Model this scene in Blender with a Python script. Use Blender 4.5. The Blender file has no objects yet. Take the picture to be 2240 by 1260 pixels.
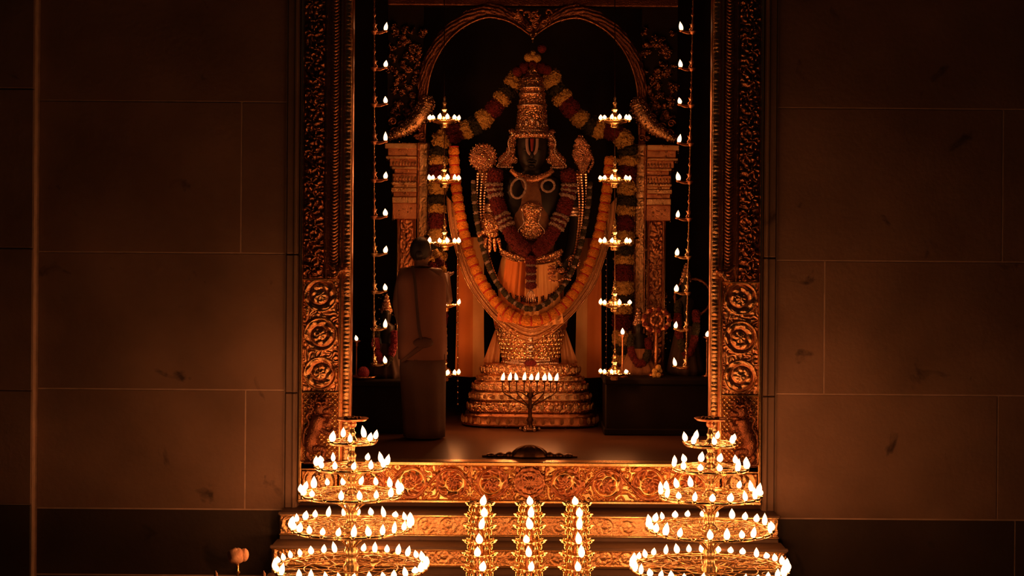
import bpy, math, random
import numpy as np
from mathutils import Vector, Matrix, Quaternion
PI = math.pi
random.seed(7); RNG = np.random.RandomState(11)
C = bpy.context.scene.collection
scene = bpy.context.scene

# ------------------------------------------------------------------ camera, world, exposure
F = 3360.0; EYE = 3.0; AX = 1162.0; HZ = 550.0; ROLL = 0.0075
cam_d = bpy.data.cameras.new('camera'); cam = bpy.data.objects.new('camera', cam_d); C.objects.link(cam)
cam_d.sensor_fit = 'HORIZONTAL'; cam_d.sensor_width = 36.0; cam_d.lens = 36.0*F/2240.0
cam_d.shift_x = -(AX-1120)/2240.0; cam_d.shift_y = -(630-HZ)/2240.0
cam_d.clip_end = 100
cam.matrix_world = Matrix.Translation((0, 0, EYE)) @ Matrix.Rotation(PI/2, 4, 'X') @ Matrix.Rotation(ROLL, 4, 'Z')
scene.camera = cam
w = bpy.data.worlds.new('night'); scene.world = w; w.use_nodes = True
w.node_tree.nodes['Background'].inputs[0].default_value = (1.0, 0.62, 0.50, 1)
w.node_tree.nodes['Background'].inputs[1].default_value = 0.0045
scene.view_settings.view_transform = 'Standard'; scene.view_settings.look = 'None'
scene.view_settings.gamma = 1.0; scene.view_settings.use_curve_mapping = False
scene.view_settings.exposure = 0.0
try:
    scene.cycles.use_denoising = True
    scene.cycles.use_light_tree = True
    scene.cycles.sample_clamp_indirect = 3.0
    scene.cycles.max_bounces = 5; scene.cycles.diffuse_bounces = 3; scene.cycles.glossy_bounces = 3
except Exception: pass
LIGHT_COL = (1.0, 0.30, 0.08)
PW = dict(ring=10.5, tower=1.4, chain=0.42, tier=7.5, row=15.0, small=0.3)

def Q(dx, py, Y):            # metres from (pixels off the shrine axis, pixel row) at depth Y
    s = Y/F
    return Vector((dx*s, Y, EYE-(py-HZ)*s))
def W(px, py, Y):            # same for a pixel column read off the slightly tilted photograph
    dx, dy = px-AX, py-HZ
    return Q(dx+ROLL*dy, HZ+dy-ROLL*dx, Y)
def S(n, Y): return n*Y/F

# ------------------------------------------------------------------ materials
def mat(name, col, rough=0.5, metal=0.0, col2=None, nscale=6.0, bump=0.0, bscale=40.0, spec=0.5, kind='noise', sheen=0.0, stretch=None, detail=4.0):
    m = bpy.data.materials.new(name); m.use_nodes = True
    nt = m.node_tree; b = nt.nodes['Principled BSDF']
    b.inputs['Base Color'].default_value = (*col, 1); b.inputs['Roughness'].default_value = rough
    b.inputs['Metallic'].default_value = metal; b.inputs['Specular IOR Level'].default_value = spec
    if sheen: b.inputs['Sheen Weight'].default_value = sheen
    tc = nt.nodes.new('ShaderNodeTexCoord'); mp = nt.nodes.new('ShaderNodeMapping')
    nt.links.new(tc.outputs['Object'], mp.inputs[0])
    if stretch: mp.inputs['Scale'].default_value = stretch
    if col2:
        n = nt.nodes.new('ShaderNodeTexNoise'); n.inputs['Scale'].default_value = nscale; n.inputs['Detail'].default_value = detail
        r = nt.nodes.new('ShaderNodeValToRGB'); r.color_ramp.elements[0].position = 0.35; r.color_ramp.elements[1].position = 0.68
        r.color_ramp.elements[0].color = (*col, 1); r.color_ramp.elements[1].color = (*col2, 1)
        nt.links.new(mp.outputs[0], n.inputs['Vector']); nt.links.new(n.outputs[0], r.inputs[0]); nt.links.new(r.outputs[0], b.inputs['Base Color'])
    if bump:
        if kind == 'voronoi':
            v = nt.nodes.new('ShaderNodeTexVoronoi'); v.inputs['Scale'].default_value = bscale; out = v.outputs['Distance']
        else:
            v = nt.nodes.new('ShaderNodeTexNoise'); v.inputs['Scale'].default_value = bscale; v.inputs['Detail'].default_value = 5; out = v.outputs[0]
        nt.links.new(mp.outputs[0], v.inputs['Vector'])
        bp = nt.nodes.new('ShaderNodeBump'); bp.inputs['Strength'].default_value = bump; bp.inputs['Distance'].default_value = 0.01
        nt.links.new(out, bp.inputs['Height']); nt.links.new(bp.outputs[0], b.inputs['Normal'])
    return m
def stone_mat(name, c1, c2, stain, rough=0.62):
    m = mat(name, c1, rough, 0, c2, 1.3, 0.35, 22, 0.35)
    nt = m.node_tree; b = nt.nodes['Principled BSDF']; ramp = [n for n in nt.nodes if n.type == 'VALTORGB'][0]
    tc = [n for n in nt.nodes if n.type == 'TEX_COORD'][0]
    n = nt.nodes.new('ShaderNodeTexNoise'); n.inputs['Scale'].default_value = 3.1; n.inputs['Detail'].default_value = 6; n.inputs['Distortion'].default_value = .8
    r = nt.nodes.new('ShaderNodeValToRGB'); r.color_ramp.elements[0].position = 0.66; r.color_ramp.elements[1].position = 0.74
    r.color_ramp.elements[0].color = (0, 0, 0, 1); r.color_ramp.elements[1].color = (1, 1, 1, 1)
    mx = nt.nodes.new('ShaderNodeMixRGB'); mx.inputs[2].default_value = (*stain, 1)
    nt.links.new(tc.outputs['Object'], n.inputs['Vector']); nt.links.new(n.outputs[0], r.inputs[0]); nt.links.new(r.outputs[0], mx.inputs[0])
    nt.links.new(ramp.outputs[0], mx.inputs[1]); nt.links.new(mx.outputs[0], b.inputs['Base Color'])
    return m
M = {}
M['wall'] = stone_mat('wall_stone', (.22, .145, .095), (.34, .225, .15), (.08, .055, .04))
M['mortar'] = mat('lime_mortar', (.62, .47, .36), .8, 0, (.45, .34, .25), 9, .2, 60)
M['plinth'] = stone_mat('plinth_stone', (.055, .042, .035), (.085, .065, .05), (.03, .025, .02), .5)
M['jamb'] = stone_mat('jamb_stone', (.19, .13, .09), (.27, .19, .13), (.09, .06, .045), .6)
M['step'] = stone_mat('step_stone', (.075, .05, .035), (.12, .08, .055), (.05, .035, .025), .5)
M['hallfloor'] = stone_mat('hall_floor_stone', (.12, .09, .07), (.18, .14, .10), (.06, .045, .035), .35)
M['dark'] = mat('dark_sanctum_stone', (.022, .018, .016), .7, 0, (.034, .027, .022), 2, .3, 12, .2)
M['sfloor'] = mat('polished_sanctum_floor', (.10, .045, .025), .30, 0, (.14, .065, .035), 1.5, .05, 30, .5)
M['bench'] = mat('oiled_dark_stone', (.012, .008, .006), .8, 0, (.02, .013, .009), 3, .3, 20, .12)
M['gold'] = mat('bright_brass', (1.0, .74, .36), .25, 1, (.92, .60, .25), 9, .1, 50)
M['goldrel'] = mat('repousse_gilt_copper', (.96, .66, .34), .27, 1, (.80, .46, .20), 11, .5, 120)
M['goldred'] = mat('reddish_gilt_copper', (.80, .40, .20), .30, 1, (.52, .22, .11), 10, .5, 110)
M['aged'] = mat('aged_dark_copper', (.33, .14, .075), .36, 1, (.22, .09, .05), 10, .6, 90)  # dark copper of the arch, also paints shade into the jamb recesses
M['lion'] = mat('dark_cast_copper', (.46, .20, .10), .34, 1, (.20, .08, .045), 14, .9, 110)
M['jewel'] = mat('jewelled_gold', (.95, .60, .28), .28, 1, (.75, .30, .17), 40, 1.0, 55, kind='voronoi')
M['jewelfine'] = mat('fine_jewelled_gold', (.95, .58, .32), .25, 1, (.80, .36, .22), 60, 1.0, 95, kind='voronoi')
M['bronze'] = mat('dark_bronze', (.20, .10, .05), .4, 1, (.12, .06, .03), 20, .2, 60)
M['gem'] = mat('cut_gems_and_gold', (1.0, .78, .52), .13, 1, (.9, .5, .3), 90)
M['silver'] = mat('pale_silver_gilt', (.95, .75, .58), .25, 1, (.8, .55, .38), 20, .5, 90)
M['idol'] = mat('black_idol_stone', (.010, .009, .008), .42, 0, (.014, .012, .011), 12, .1, 40, .3)
M['redline'] = mat('vermilion_paste', (.20, .012, .01), .7)
M['white'] = mat('white_paste', (.35, .24, .22), .8)
M['orange'] = mat('orange_silk', (.78, .25, .035), .55, 0, (.68, .20, .03), 4, .15, 60, sheen=.3)
M['ochre'] = mat('ochre_silk', (.95, .58, .22), .5, 0, (.88, .46, .16), 5, .15, 60, sheen=.3)
M['gauze'] = mat('brown_gold_gauze', (.42, .20, .08), .5, 0, (.60, .32, .13), 30, .4, 90, stretch=(1, 1, .2))
M['chest'] = mat('dim_brown_gold_cloth', (.16, .07, .035), .5, 0, (.22, .10, .045), 30, .4, 90)
M['marigold'] = mat('marigold_petals', (.85, .27, .02), .7, 0, (.95, .42, .05), 30, 1, 160, kind='voronoi')
M['redband'] = mat('red_thread', (.40, .01, .008), .6)
M['redfl'] = mat('red_petals', (.17, .006, .010), .7, 0, (.10, .004, .006), 30, 1, 120, kind='voronoi')
M['yelfl'] = mat('yellow_petals', (.78, .50, .14), .7, 0, (.66, .38, .08), 25, 1, 120, kind='voronoi')
M['greenfl'] = mat('green_leaves', (.045, .036, .007), .7, 0, (.025, .020, .004), 25, 1, 120, kind='voronoi')
M['whitefl'] = mat('white_jasmine', (.50, .38, .32), .75, 0, (.4, .28, .22), 30, 1, 150, kind='voronoi')
M['pinkfl'] = mat('magenta_petals', (.40, .03, .07), .7, 0, (.25, .02, .05), 30, 1, 120, kind='voronoi')
M['skin'] = mat('brown_skin', (.14, .065, .035), .5, 0, (.17, .08, .045), 7, .1, 60)
M['hair'] = mat('black_hair', (.012, .01, .009), .5, 0, (.02, .015, .012), 50, .6, 90, stretch=(1, 1, .15))
M['shawl'] = mat('rust_cotton', (.16, .065, .038), .85, 0, (.18, .072, .042), 3, .25, 80)
M['dhoti'] = mat('dull_cream_cotton', (.065, .032, .02), .85, 0, (.085, .04, .025), 3, .25, 80)  # cloth colour darkened to carry the shade around the legs
M['darkcloth'] = mat('dark_brown_cloth', (.045, .022, .014), .85)
M['knot'] = mat('brown_waist_cloth', (.085, .037, .022), .85)
M['robe'] = mat('pale_rust_robe', (.32, .15, .07), .8, 0, (.38, .18, .09), 3, .25, 80)
M['wick'] = mat('pale_cotton_bud', (.75, .48, .30), .8, 0, (.6, .33, .2), 20, .5, 60)
fl = bpy.data.materials.new('lamp_flame'); fl.use_nodes = True
b_ = fl.node_tree.nodes['Principled BSDF']
b_.inputs['Base Color'].default_value = (1, .6, .3, 1); b_.inputs['Emission Color'].default_value = (1.0, .62, .33, 1); b_.inputs['Emission Strength'].default_value = 3.2
try: fl.cycles.emission_sampling = 'NONE'
except Exception: pass
M['flame'] = fl

# ------------------------------------------------------------------ mesh helpers
class MB:
    def __init__(s): s.v = []; s.f = []
    def add(s, vs, fs, mtx=None):
        o = len(s.v)
        if mtx is not None: vs = [mtx @ Vector(q) for q in vs]
        s.v.extend([tuple(q) for q in vs]); s.f.extend([tuple(i+o for i in f) for f in fs]); return s
    def box(s, x0, x1, y0, y1, z0, z1, bv=0.0, mtx=None):
        if bv <= 0:
            vs = [(x, y, z) for x in (x0, x1) for y in (y0, y1) for z in (z0, z1)]
            fs = [(0, 1, 3, 2), (4, 6, 7, 5), (0, 4, 5, 1), (2, 3, 7, 6), (0, 2, 6, 4), (1, 5, 7, 3)]
            return s.add(vs, fs, mtx)
        b = min(bv, (x1-x0)/2.01, (y1-y0)/2.01, (z1-z0)/2.01); vs = []; idx = {}
        cx, cy, cz = (x0+x1)/2, (y0+y1)/2, (z0+z1)/2; hx, hy, hz = (x1-x0)/2, (y1-y0)/2, (z1-z0)/2
        for sx in (-1, 1):
            for sy in (-1, 1):
                for sz in (-1, 1):
                    for k in range(3):
                        d = [hx-b, hy-b, hz-b]; d[k] += b
                        idx[(sx, sy, sz, k)] = len(vs); vs.append((cx+sx*d[0], cy+sy*d[1], cz+sz*d[2]))
        fs = []
        for k in range(3):
            a, c = [(1, 2), (2, 0), (0, 1)][k]
            for sg in (-1, 1):
                q = []
                for (p, r) in ((-1, -1), (1, -1), (1, 1), (-1, 1)):
                    t = [0, 0, 0]; t[k] = sg; t[a] = p; t[c] = r; q.append(idx[(t[0], t[1], t[2], k)])
                fs.append(tuple(q if sg > 0 else q[::-1]))
            for p in (-1, 1):
                for r in (-1, 1):
                    q = []
                    for e in (-1, 1):
                        t = [0, 0, 0]; t[k] = e; t[a] = p; t[c] = r; q.append((t[0], t[1], t[2]))
                    fs.append((idx[(*q[0], a)], idx[(*q[1], a)], idx[(*q[1], c)], idx[(*q[0], c)]))
        for sx in (-1, 1):
            for sy in (-1, 1):
                for sz in (-1, 1): fs.append(tuple(idx[(sx, sy, sz, k)] for k in range(3)))
        return s.add(vs, fs, mtx)
    def lathe(s, prof, c=(0, 0, 0), n=16, mtx=None, sq=None, disp=None, ry=1.0):
        vs = []; fs = []
        for i, (r, z) in enumerate(prof):
            for j in range(n):
                a = 2*PI*j/n; cc, ss = math.cos(a), math.sin(a)
                k = 1.0
                if sq: k = (abs(cc)**sq+abs(ss)**sq)**(-1.0/sq)
                rr = r*k
                if disp: rr += disp(a, i, z)
                vs.append((c[0]+rr*cc, c[1]+rr*ss*ry, c[2]+z))
        for i in range(len(prof)-1):
            for j in range(n):
                k = (j+1) % n; fs.append((i*n+j, i*n+k, (i+1)*n+k, (i+1)*n+j))
        fs.append(tuple(range(n))[::-1]); fs.append(tuple((len(prof)-1)*n+j for j in range(n)))
        return s.add(vs, fs, mtx)
    def loft(s, secs, n=32, disp=None):          # secs: (cx, cy, z, rx, ry, power)
        vs = []; fs = []
        for i, (cx, cy, z, rx, ry, p) in enumerate(secs):
            for j in range(n):
                a = 2*PI*j/n; cc, ss = math.cos(a), math.sin(a); k = (abs(cc)**p+abs(ss)**p)**(-1.0/p)
                d = disp(a, i, z) if disp else 0.0
                vs.append((cx+(rx+d)*k*cc, cy+(ry+d)*k*ss, z))
        for i in range(len(secs)-1):
            for j in range(n):
                k = (j+1) % n; fs.append((i*n+j, i*n+k, (i+1)*n+k, (i+1)*n+j))
        fs.append(tuple(range(n))[::-1]); fs.append(tuple((len(secs)-1)*n+j for j in range(n)))
        return s.add(vs, fs)
    def tube(s, pts, rad, n=8, flat=1.0, disp=None, up=None):
        pts = [Vector(p) for p in pts]; N = len(pts)
        if not hasattr(rad, '__len__'): rad = [rad]*N
        vs = []; fs = []; pu = Vector(up) if up else None
        for i in range(N):
            t = (pts[min(i+1, N-1)]-pts[max(i-1, 0)])
            if t.length < 1e-9: t = Vector((0, 0, 1))
            t.normalize()
            if pu is None: pu = Vector((0, 1, 0)) if abs(t.y) < .9 else Vector((1, 0, 0))
            u = (pu-t*pu.dot(t))
            if u.length < 1e-6: u = t.orthogonal()
            u.normalize(); pu = u; v = t.cross(u)
            for j in range(n):
                a = 2*PI*j/n; r = rad[i]+(disp(a, i) if disp else 0)
                vs.append(pts[i]+u*(r*flat*math.cos(a))+v*(r*math.sin(a)))
        for i in range(N-1):
            for j in range(n):
                k = (j+1) % n; fs.append((i*n+j, i*n+k, (i+1)*n+k, (i+1)*n+j))
        fs.append(tuple(range(n))[::-1]); fs.append(tuple((N-1)*n+j for j in range(n)))
        return s.add(vs, fs)
    def ball(s, c, r, n=10, m=7, disp=None):
        if not hasattr(r, '__len__'): r = (r, r, r)
        vs = []; fs = []; c = Vector(c)
        for i in range(1, m):
            th = PI*i/m
            for j in range(n):
                a = 2*PI*j/n; k = 1+(disp(a, th) if disp else 0)
                vs.append((c.x+r[0]*k*math.sin(th)*math.cos(a), c.y+r[1]*k*math.sin(th)*math.sin(a), c.z+r[2]*k*math.cos(th)))
        t = len(vs); vs.append((c.x, c.y, c.z+r[2])); vs.append((c.x, c.y, c.z-r[2]))
        for i in range(m-2):
            for j in range(n):
                k = (j+1) % n; fs.append((i*n+j, (i+1)*n+j, (i+1)*n+k, i*n+k))
        for j in range(n):
            k = (j+1) % n; fs.append((t, j, k)); fs.append((t+1, (m-2)*n+k, (m-2)*n+j))
        return s.add(vs, fs)
    def torus(s, c, R, r, n=24, m=6, axis='Y', sx=1, sz=1, disp=None):
        pts = []
        vs = []; fs = []
        for i in range(n):
            a = 2*PI*i/n; rr = r*(1+(disp(a) if disp else 0))
            for j in range(m):
                b = 2*PI*j/m; q = R+rr*math.cos(b)
                x, y = q*math.cos(a)*sx, q*math.sin(a)*sz; z = rr*math.sin(b)
                vs.append((c[0]+x, c[1]+z, c[2]+y) if axis == 'Y' else (c[0]+x, c[1]+y, c[2]+z))
        for i in range(n):
            for j in range(m):
                i2 = (i+1) % n; j2 = (j+1) % m
                fs.append((i*m+j, i2*m+j, i2*m+j2, i*m+j2))
        return s.add(vs, fs)
    def mesh(s, name, m, smooth=True):
        me = bpy.data.meshes.new(name); me.from_pydata(s.v, [], s.f); me.materials.append(m)
        if smooth: me.polygons.foreach_set('use_smooth', [True]*len(me.polygons))
        me.update(); return me

def link(name, me, parent=None, loc=None):
    o = bpy.data.objects.new(name, me); C.objects.link(o)
    if parent is not None: o.parent = parent
    if loc is not None: o.location = loc
    return o
def obj(name, mb, m, parent=None, smooth=True, loc=None):
    if parent is not None and loc is None and not isinstance(mb, bpy.types.Mesh):
        # meshes written in world coordinates: keep them there under a parent Empty standing at its base
        off = Vector((0, 0, 0)); p = parent
        while p is not None: off += p.location; p = p.parent
        mb.v = [(a-off.x, b-off.y, c-off.z) for a, b, c in mb.v]
    me = mb if isinstance(mb, bpy.types.Mesh) else mb.mesh(name, m, smooth)
    return link(name, me, parent, loc)
def world_off(p):
    off = Vector((0, 0, 0))
    while p is not None: off += p.location; p = p.parent
    return off
def thing(name, label, cat, loc=(0, 0, 0), group=None, kind=None):
    o = bpy.data.objects.new(name, None); C.objects.link(o); o.location = loc; o.empty_display_size = .1
    return tag(o, label, cat, group, kind)
def tag(o, label=None, cat=None, group=None, kind=None):
    if label: o['label'] = label
    if cat: o['category'] = cat
    if group: o['group'] = group
    if kind: o['kind'] = kind
    return o
def flame_light(parent, p, power, r=0.02):
    l = bpy.data.lights.new('flame_light', 'POINT'); l.energy = power; l.color = LIGHT_COL; l.shadow_soft_size = r
    o = bpy.data.objects.new('flame_light', l); C.objects.link(o); o.parent = parent
    o.location = Vector(p)-world_off(parent); return o
fm = MB(); fm.lathe([(.0008, -.36), (.30, -.27), (.46, -.08), (.50, .12), (.46, .32), (.34, .54), (.17, .74), (.03, .90), (.001, .95)], n=10)
FLAME = fm.mesh('flame', M['flame'])
def flame(parent, p, h=.05, wd=None, name='flame', lean=True):
    o = link(name, FLAME, parent, Vector(p)-world_off(parent)); k = random.uniform(.8, 1.25); wd = wd or h*.62
    o.scale = (wd*random.uniform(.9, 1.15), wd, h*k)
    if lean: o.rotation_euler = (random.uniform(-.12, .12), random.uniform(-.25, .25), 0)
    return o

def catmull(P, n=8):
    P = [Vector(p) for p in P]; out = []
    for i in range(len(P)-1):
        a, b, c, d = P[max(i-1, 0)], P[i], P[i+1], P[min(i+2, len(P)-1)]
        for k in range(n):
            t = k/n
            out.append(.5*((2*b)+(c-a)*t+(2*a-5*b+4*c-d)*t*t+(3*b-a-3*c+d)*t**3))
    out.append(P[-1]); return out
def resample(P, step):
    out = [P[0].copy()]; acc = 0.0
    for i in range(len(P)-1):
        seg = P[i+1]-P[i]; L = seg.length; pos = 0.0
        while acc+(L-pos) >= step:
            pos += step-acc; acc = 0; out.append(P[i]+seg*(pos/L))
        acc += L-pos
    return out

# ------------------------------------------------------------------ relief heightfields
def vnoise(u, v, sc, seed=0):
    r = np.random.RandomState(seed); G = r.rand(64, 64)
    x = u*sc; y = v*sc; xi = np.floor(x).astype(int); yi = np.floor(y).astype(int); fx = x-xi; fy = y-yi
    fx = fx*fx*(3-2*fx); fy = fy*fy*(3-2*fy)
    g = lambda a, b: G[a % 64, b % 64]
    return (g(xi, yi)*(1-fx)+g(xi+1, yi)*fx)*(1-fy)+(g(xi, yi+1)*(1-fx)+g(xi+1, yi+1)*fx)*fy
def sstep(a, b, x):
    t = np.clip((x-a)/(b-a), 0, 1); return t*t*(3-2*t)
def spiral(u, v, cx, cy, R, d=1, turns=2.0, ph=0.0):
    r = np.hypot(u-cx, v-cy); th = np.arctan2(v-cy, u-cx)*d+ph
    k = np.clip(r/R, 0.02, 1.5)
    arm = .5+.5*np.cos(th-turns*2*PI*k)
    h = arm**.8*(.72+.28*np.cos(7*th+9*k))
    rose = (.55+.45*np.cos(6*th))*(1-k/.34); h = np.where(k < .34, .45+.9*np.clip(rose, 0, 1), h)
    ring = np.exp(-((k-.97)/.07)**2)
    return np.maximum(h*sstep(1.02, .88, k), ring*.9), k
def leaves(u, v, sc, seed):
    a = vnoise(u, v, sc, seed)*6.3+3*vnoise(u, v, sc*.5, seed+1)
    return np.abs(np.sin(a*1.6+u*sc*2.0))*(.5+.5*vnoise(u, v, sc*2, seed+2))
def relief(name, org, U, V, wu, wv, res, hf, m, parent, amp=.02, nrm=None, curve=0.0, ground=None, thr=.25):
    """carved sheet: org + u*U + v*V, raised along nrm by hf(u,v)*amp; skirt edges down to -amp"""
    U = Vector(U); V = Vector(V); Nn = Vector(nrm) if nrm else U.cross(V)
    nu = max(3, int(wu/res)+1); nv = max(3, int(wv/res)+1)
    u = np.linspace(0, wu, nu); v = np.linspace(0, wv, nv); uu, vv = np.meshgrid(u, v, indexing='ij')
    h0 = hf(uu, vv); h = h0*amp
    if curve: h = h+curve*np.sqrt(np.clip(1-((uu/wu)*2-1)**2, 0, 1))
    h[0, :] = -amp; h[-1, :] = -amp; h[:, 0] = -amp; h[:, -1] = -amp
    org = Vector(org)-world_off(parent)
    co = np.empty((nu, nv, 3))
    for k in range(3): co[..., k] = org[k]+uu*U[k]+vv*V[k]+h*Nn[k]
    i, j = np.meshgrid(np.arange(nu-1), np.arange(nv-1), indexing='ij'); a = (i*nv+j).ravel()
    q = np.stack([a, a+nv, a+nv+1, a+1], 1)
    me = bpy.data.meshes.new(name); me.vertices.add(nu*nv); me.vertices.foreach_set('co', co.ravel())
    me.loops.add(q.size); me.loops.foreach_set('vertex_index', q.ravel().astype(np.int32))
    me.polygons.add(len(q)); me.polygons.foreach_set('loop_start', np.arange(len(q), dtype=np.int32)*4)
    me.update(calc_edges=True); me.materials.append(m)
    me.polygons.foreach_set('use_smooth', np.ones(len(q), bool))
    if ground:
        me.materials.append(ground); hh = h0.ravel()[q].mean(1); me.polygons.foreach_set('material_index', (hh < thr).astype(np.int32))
    me.update()
    return link(name, me, parent)

def studs(o, n, size, m, name, seed=1, squash=.6, jit=.9, front=True, lift=.0):
    """small faceted pieces (gems, petals, facets added for glints) seated on the surface of a part, as one 'stuff' part of it"""
    me = o.data; np_ = len(me.polygons); ar = np.empty(np_); me.polygons.foreach_get('area', ar)
    ce = np.empty(np_*3); me.polygons.foreach_get('center', ce); ce = ce.reshape(-1, 3)
    no = np.empty(np_*3); me.polygons.foreach_get('normal', no); no = no.reshape(-1, 3)
    if front: ar = ar*(no[:, 1] < .25)
    if ar.sum() <= 0: return None
    rs = np.random.RandomState(seed); pick = rs.choice(np_, n, p=ar/ar.sum()); off = np.sqrt(ar[pick])[:, None]*(rs.rand(n, 3)-.5)*.9
    nn = no[pick]; off = off-nn*(off*nn).sum(1)[:, None]; p = ce[pick]+off+nn*size*lift
    t = rs.randn(n, 3); nj = nn+jit*.5*rs.randn(n, 3); nj /= np.linalg.norm(nj, axis=1)[:, None]
    t -= nj*(t*nj).sum(1)[:, None]; t /= np.linalg.norm(t, axis=1)[:, None]; b = np.cross(nj, t)
    sz = size*(.6+.8*rs.rand(n))[:, None]
    V = np.stack([p+t*sz, p+b*sz*.8, p-t*sz, p-b*sz*.8, p+nj*sz*squash, p-nj*sz*squash*.6], 1).reshape(-1, 3)
    F0 = np.array([(0, 1, 4), (1, 2, 4), (2, 3, 4), (3, 0, 4), (1, 0, 5), (2, 1, 5), (3, 2, 5), (0, 3, 5)])
    Fs = (F0[None]+np.arange(n)[:, None, None]*6).reshape(-1, 3)
    mm = bpy.data.meshes.new(name); mm.vertices.add(len(V)); mm.vertices.foreach_set('co', V.ravel())
    mm.loops.add(Fs.size); mm.loops.foreach_set('vertex_index', Fs.ravel().astype(np.int32)); mm.polygons.add(len(Fs)); mm.polygons.foreach_set('loop_start', np.arange(len(Fs), dtype=np.int32)*3)
    mm.update(calc_edges=True); mm.materials.append(m); c = link(name, mm, o); c['kind'] = 'stuff'; return c

def skin_mesh(name, V_, E_, R_, m, sub=2):
    me = bpy.data.meshes.new('skin_tmp'); me.from_pydata([tuple(q) for q in V_], E_, []); o = bpy.data.objects.new('skin_tmp', me); C.objects.link(o)
    sk = o.modifiers.new('s', 'SKIN'); sk.use_smooth_shade = True
    ss = o.modifiers.new('u', 'SUBSURF'); ss.levels = sub; ss.render_levels = sub
    d = me.skin_vertices[0].data
    roots = set(); seen = set(); adj = {i: [] for i in range(len(V_))}
    for a, b in E_: adj[a].append(b); adj[b].append(a)
    for i in range(len(V_)):
        if i in seen: continue
        roots.add(i); st = [i]
        while st:
            k = st.pop()
            if k in seen: continue
            seen.add(k); st += adj[k]
    for i, r in enumerate(R_):
        d[i].radius = (r, r) if not hasattr(r, '__len__') else r
        d[i].use_root = i in roots
    dg = bpy.context.evaluated_depsgraph_get(); ev = o.evaluated_get(dg)
    out = bpy.data.meshes.new_from_object(ev); out.name = name
    out.materials.clear(); out.materials.append(m)
    out.polygons.foreach_set('use_smooth', [True]*len(out.polygons))
    bpy.data.objects.remove(o); return out

# ================================================================== THE SETTING
YF = 12.0; ZS = Q(0, 1010, YF).z         # frame plane, sanctum floor / sill height
OPEN = 392*YF/F                          # half width of the clear opening
FR = 505*YF/F                            # half width over the gilt frame
def slab(name, x0, x1, y0, y1, z0, z1, m, parent=None, bv=0, smooth=False):
    mb = MB(); mb.box(x0, x1, y0, y1, z0, z1, bv); return obj(name, mb, M[m], parent, smooth)
tag(slab('floor', -6, 6, 1.0, 12.3, -.2, 0, 'hallfloor'), kind='structure')
# paving slabs of the hall floor (outside the frame, cheap)
tag(slab('floor_sanctum', -2.5, 2.5, 12.08, 16.2, .0, ZS, 'sfloor'), kind='structure')
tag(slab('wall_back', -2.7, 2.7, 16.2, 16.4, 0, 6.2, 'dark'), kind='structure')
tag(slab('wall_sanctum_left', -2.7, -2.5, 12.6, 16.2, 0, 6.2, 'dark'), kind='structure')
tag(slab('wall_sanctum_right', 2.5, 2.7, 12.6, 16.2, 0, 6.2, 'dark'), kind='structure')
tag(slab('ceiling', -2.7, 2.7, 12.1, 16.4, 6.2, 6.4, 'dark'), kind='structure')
ZT = 6.4
def wall(side, rows, name):
    """front wall: a mortar bed with one object per stone block. rows: (y0,y1,[x edges]) in pixels"""
    sg = -1 if side == 'left' else 1
    xi, xo = FR+.02, 6.0
    mb = MB(); x0, x1 = sorted((sg*xi, sg*xo)); mb.box(x0, x1, 12.0025, 12.6, 0, ZT)
    root = obj(name, mb, M['mortar'], None, False); tag(root, kind='structure')
    g = .006
    for (z1, z0, xs, mm) in rows:
        for a, b in zip(xs[:-1], xs[1:]):
            t = MB(); lo, hi = sorted((a, b)); dy = random.uniform(-.002, .002)
            t.box(lo+g, hi-g, 12.0+dy*.5, 12.05, z0+g, z1-g, .0012)
            obj('stone_block', t, M[mm], root, False)
    return root
zy = lambda py: Q(0, py, 12.0).z
sx = lambda dx: dx*12.0/F
JO = 537                                    # jamb strip outer edge, pixels off the axis
Ltop = [(ZT, zy(-120), [sx(-1078), sx(-640), sx(-JO)], 'wall'), (zy(-120), zy(228), [sx(-1078), sx(-JO)], 'wall'),
        (zy(228), zy(559), [sx(-1078), sx(-635), sx(-JO)], 'wall'), (zy(559), zy(858), [sx(-1078), sx(-JO)], 'wall'),
        (zy(858), zy(1119), [sx(-1078), sx(-622), sx(-JO)], 'wall'), (zy(1119), .45, [sx(-1078), sx(-JO)], 'plinth'), (.45, 0, [sx(-1078), sx(-800), sx(-JO)], 'plinth')]
wl = wall('left', Ltop, 'wall_left')
Rtop = [(ZT, zy(-120), [sx(JO), sx(900), sx(1300), 6.0], 'wall'), (zy(-120), zy(232), [sx(JO), sx(1300), 6.0], 'wall'),
        (zy(232), zy(566), [sx(JO), sx(1030), 6.0], 'wall'), (zy(566), zy(858), [sx(JO), sx(642), sx(1260), 6.0], 'wall'),
        (zy(858), zy(1130), [sx(JO), sx(1023), 6.0], 'wall'), (zy(1130), .45, [sx(JO), sx(1062), 6.0], 'plinth'), (.45, 0, [sx(JO), sx(900), 6.0], 'plinth')]
wr = wall('right', Rtop, 'wall_right')
# projecting pilaster at the far left
mb = MB(); mb.box(-6, sx(-1082), 11.93, 12.2, 0, ZT); pil = obj('wall_left_pilaster', mb, M['mortar'], None, False); tag(pil, kind='structure')
for z1, z0, mm in ((ZT, zy(-150), 'wall'), (zy(-150), zy(205), 'wall'), (zy(205), zy(551), 'wall'), (zy(551), zy(860), 'wall'), (zy(860), zy(1108), 'wall'), (zy(1108), .4, 'plinth'), (.4, 0, 'plinth')):
    t = MB(); t.box(-5.99, sx(-1083), 11.915, 12.0, z0+.004, z1-.004, .006); obj('stone_block', t, M[mm], pil, False)
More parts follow.
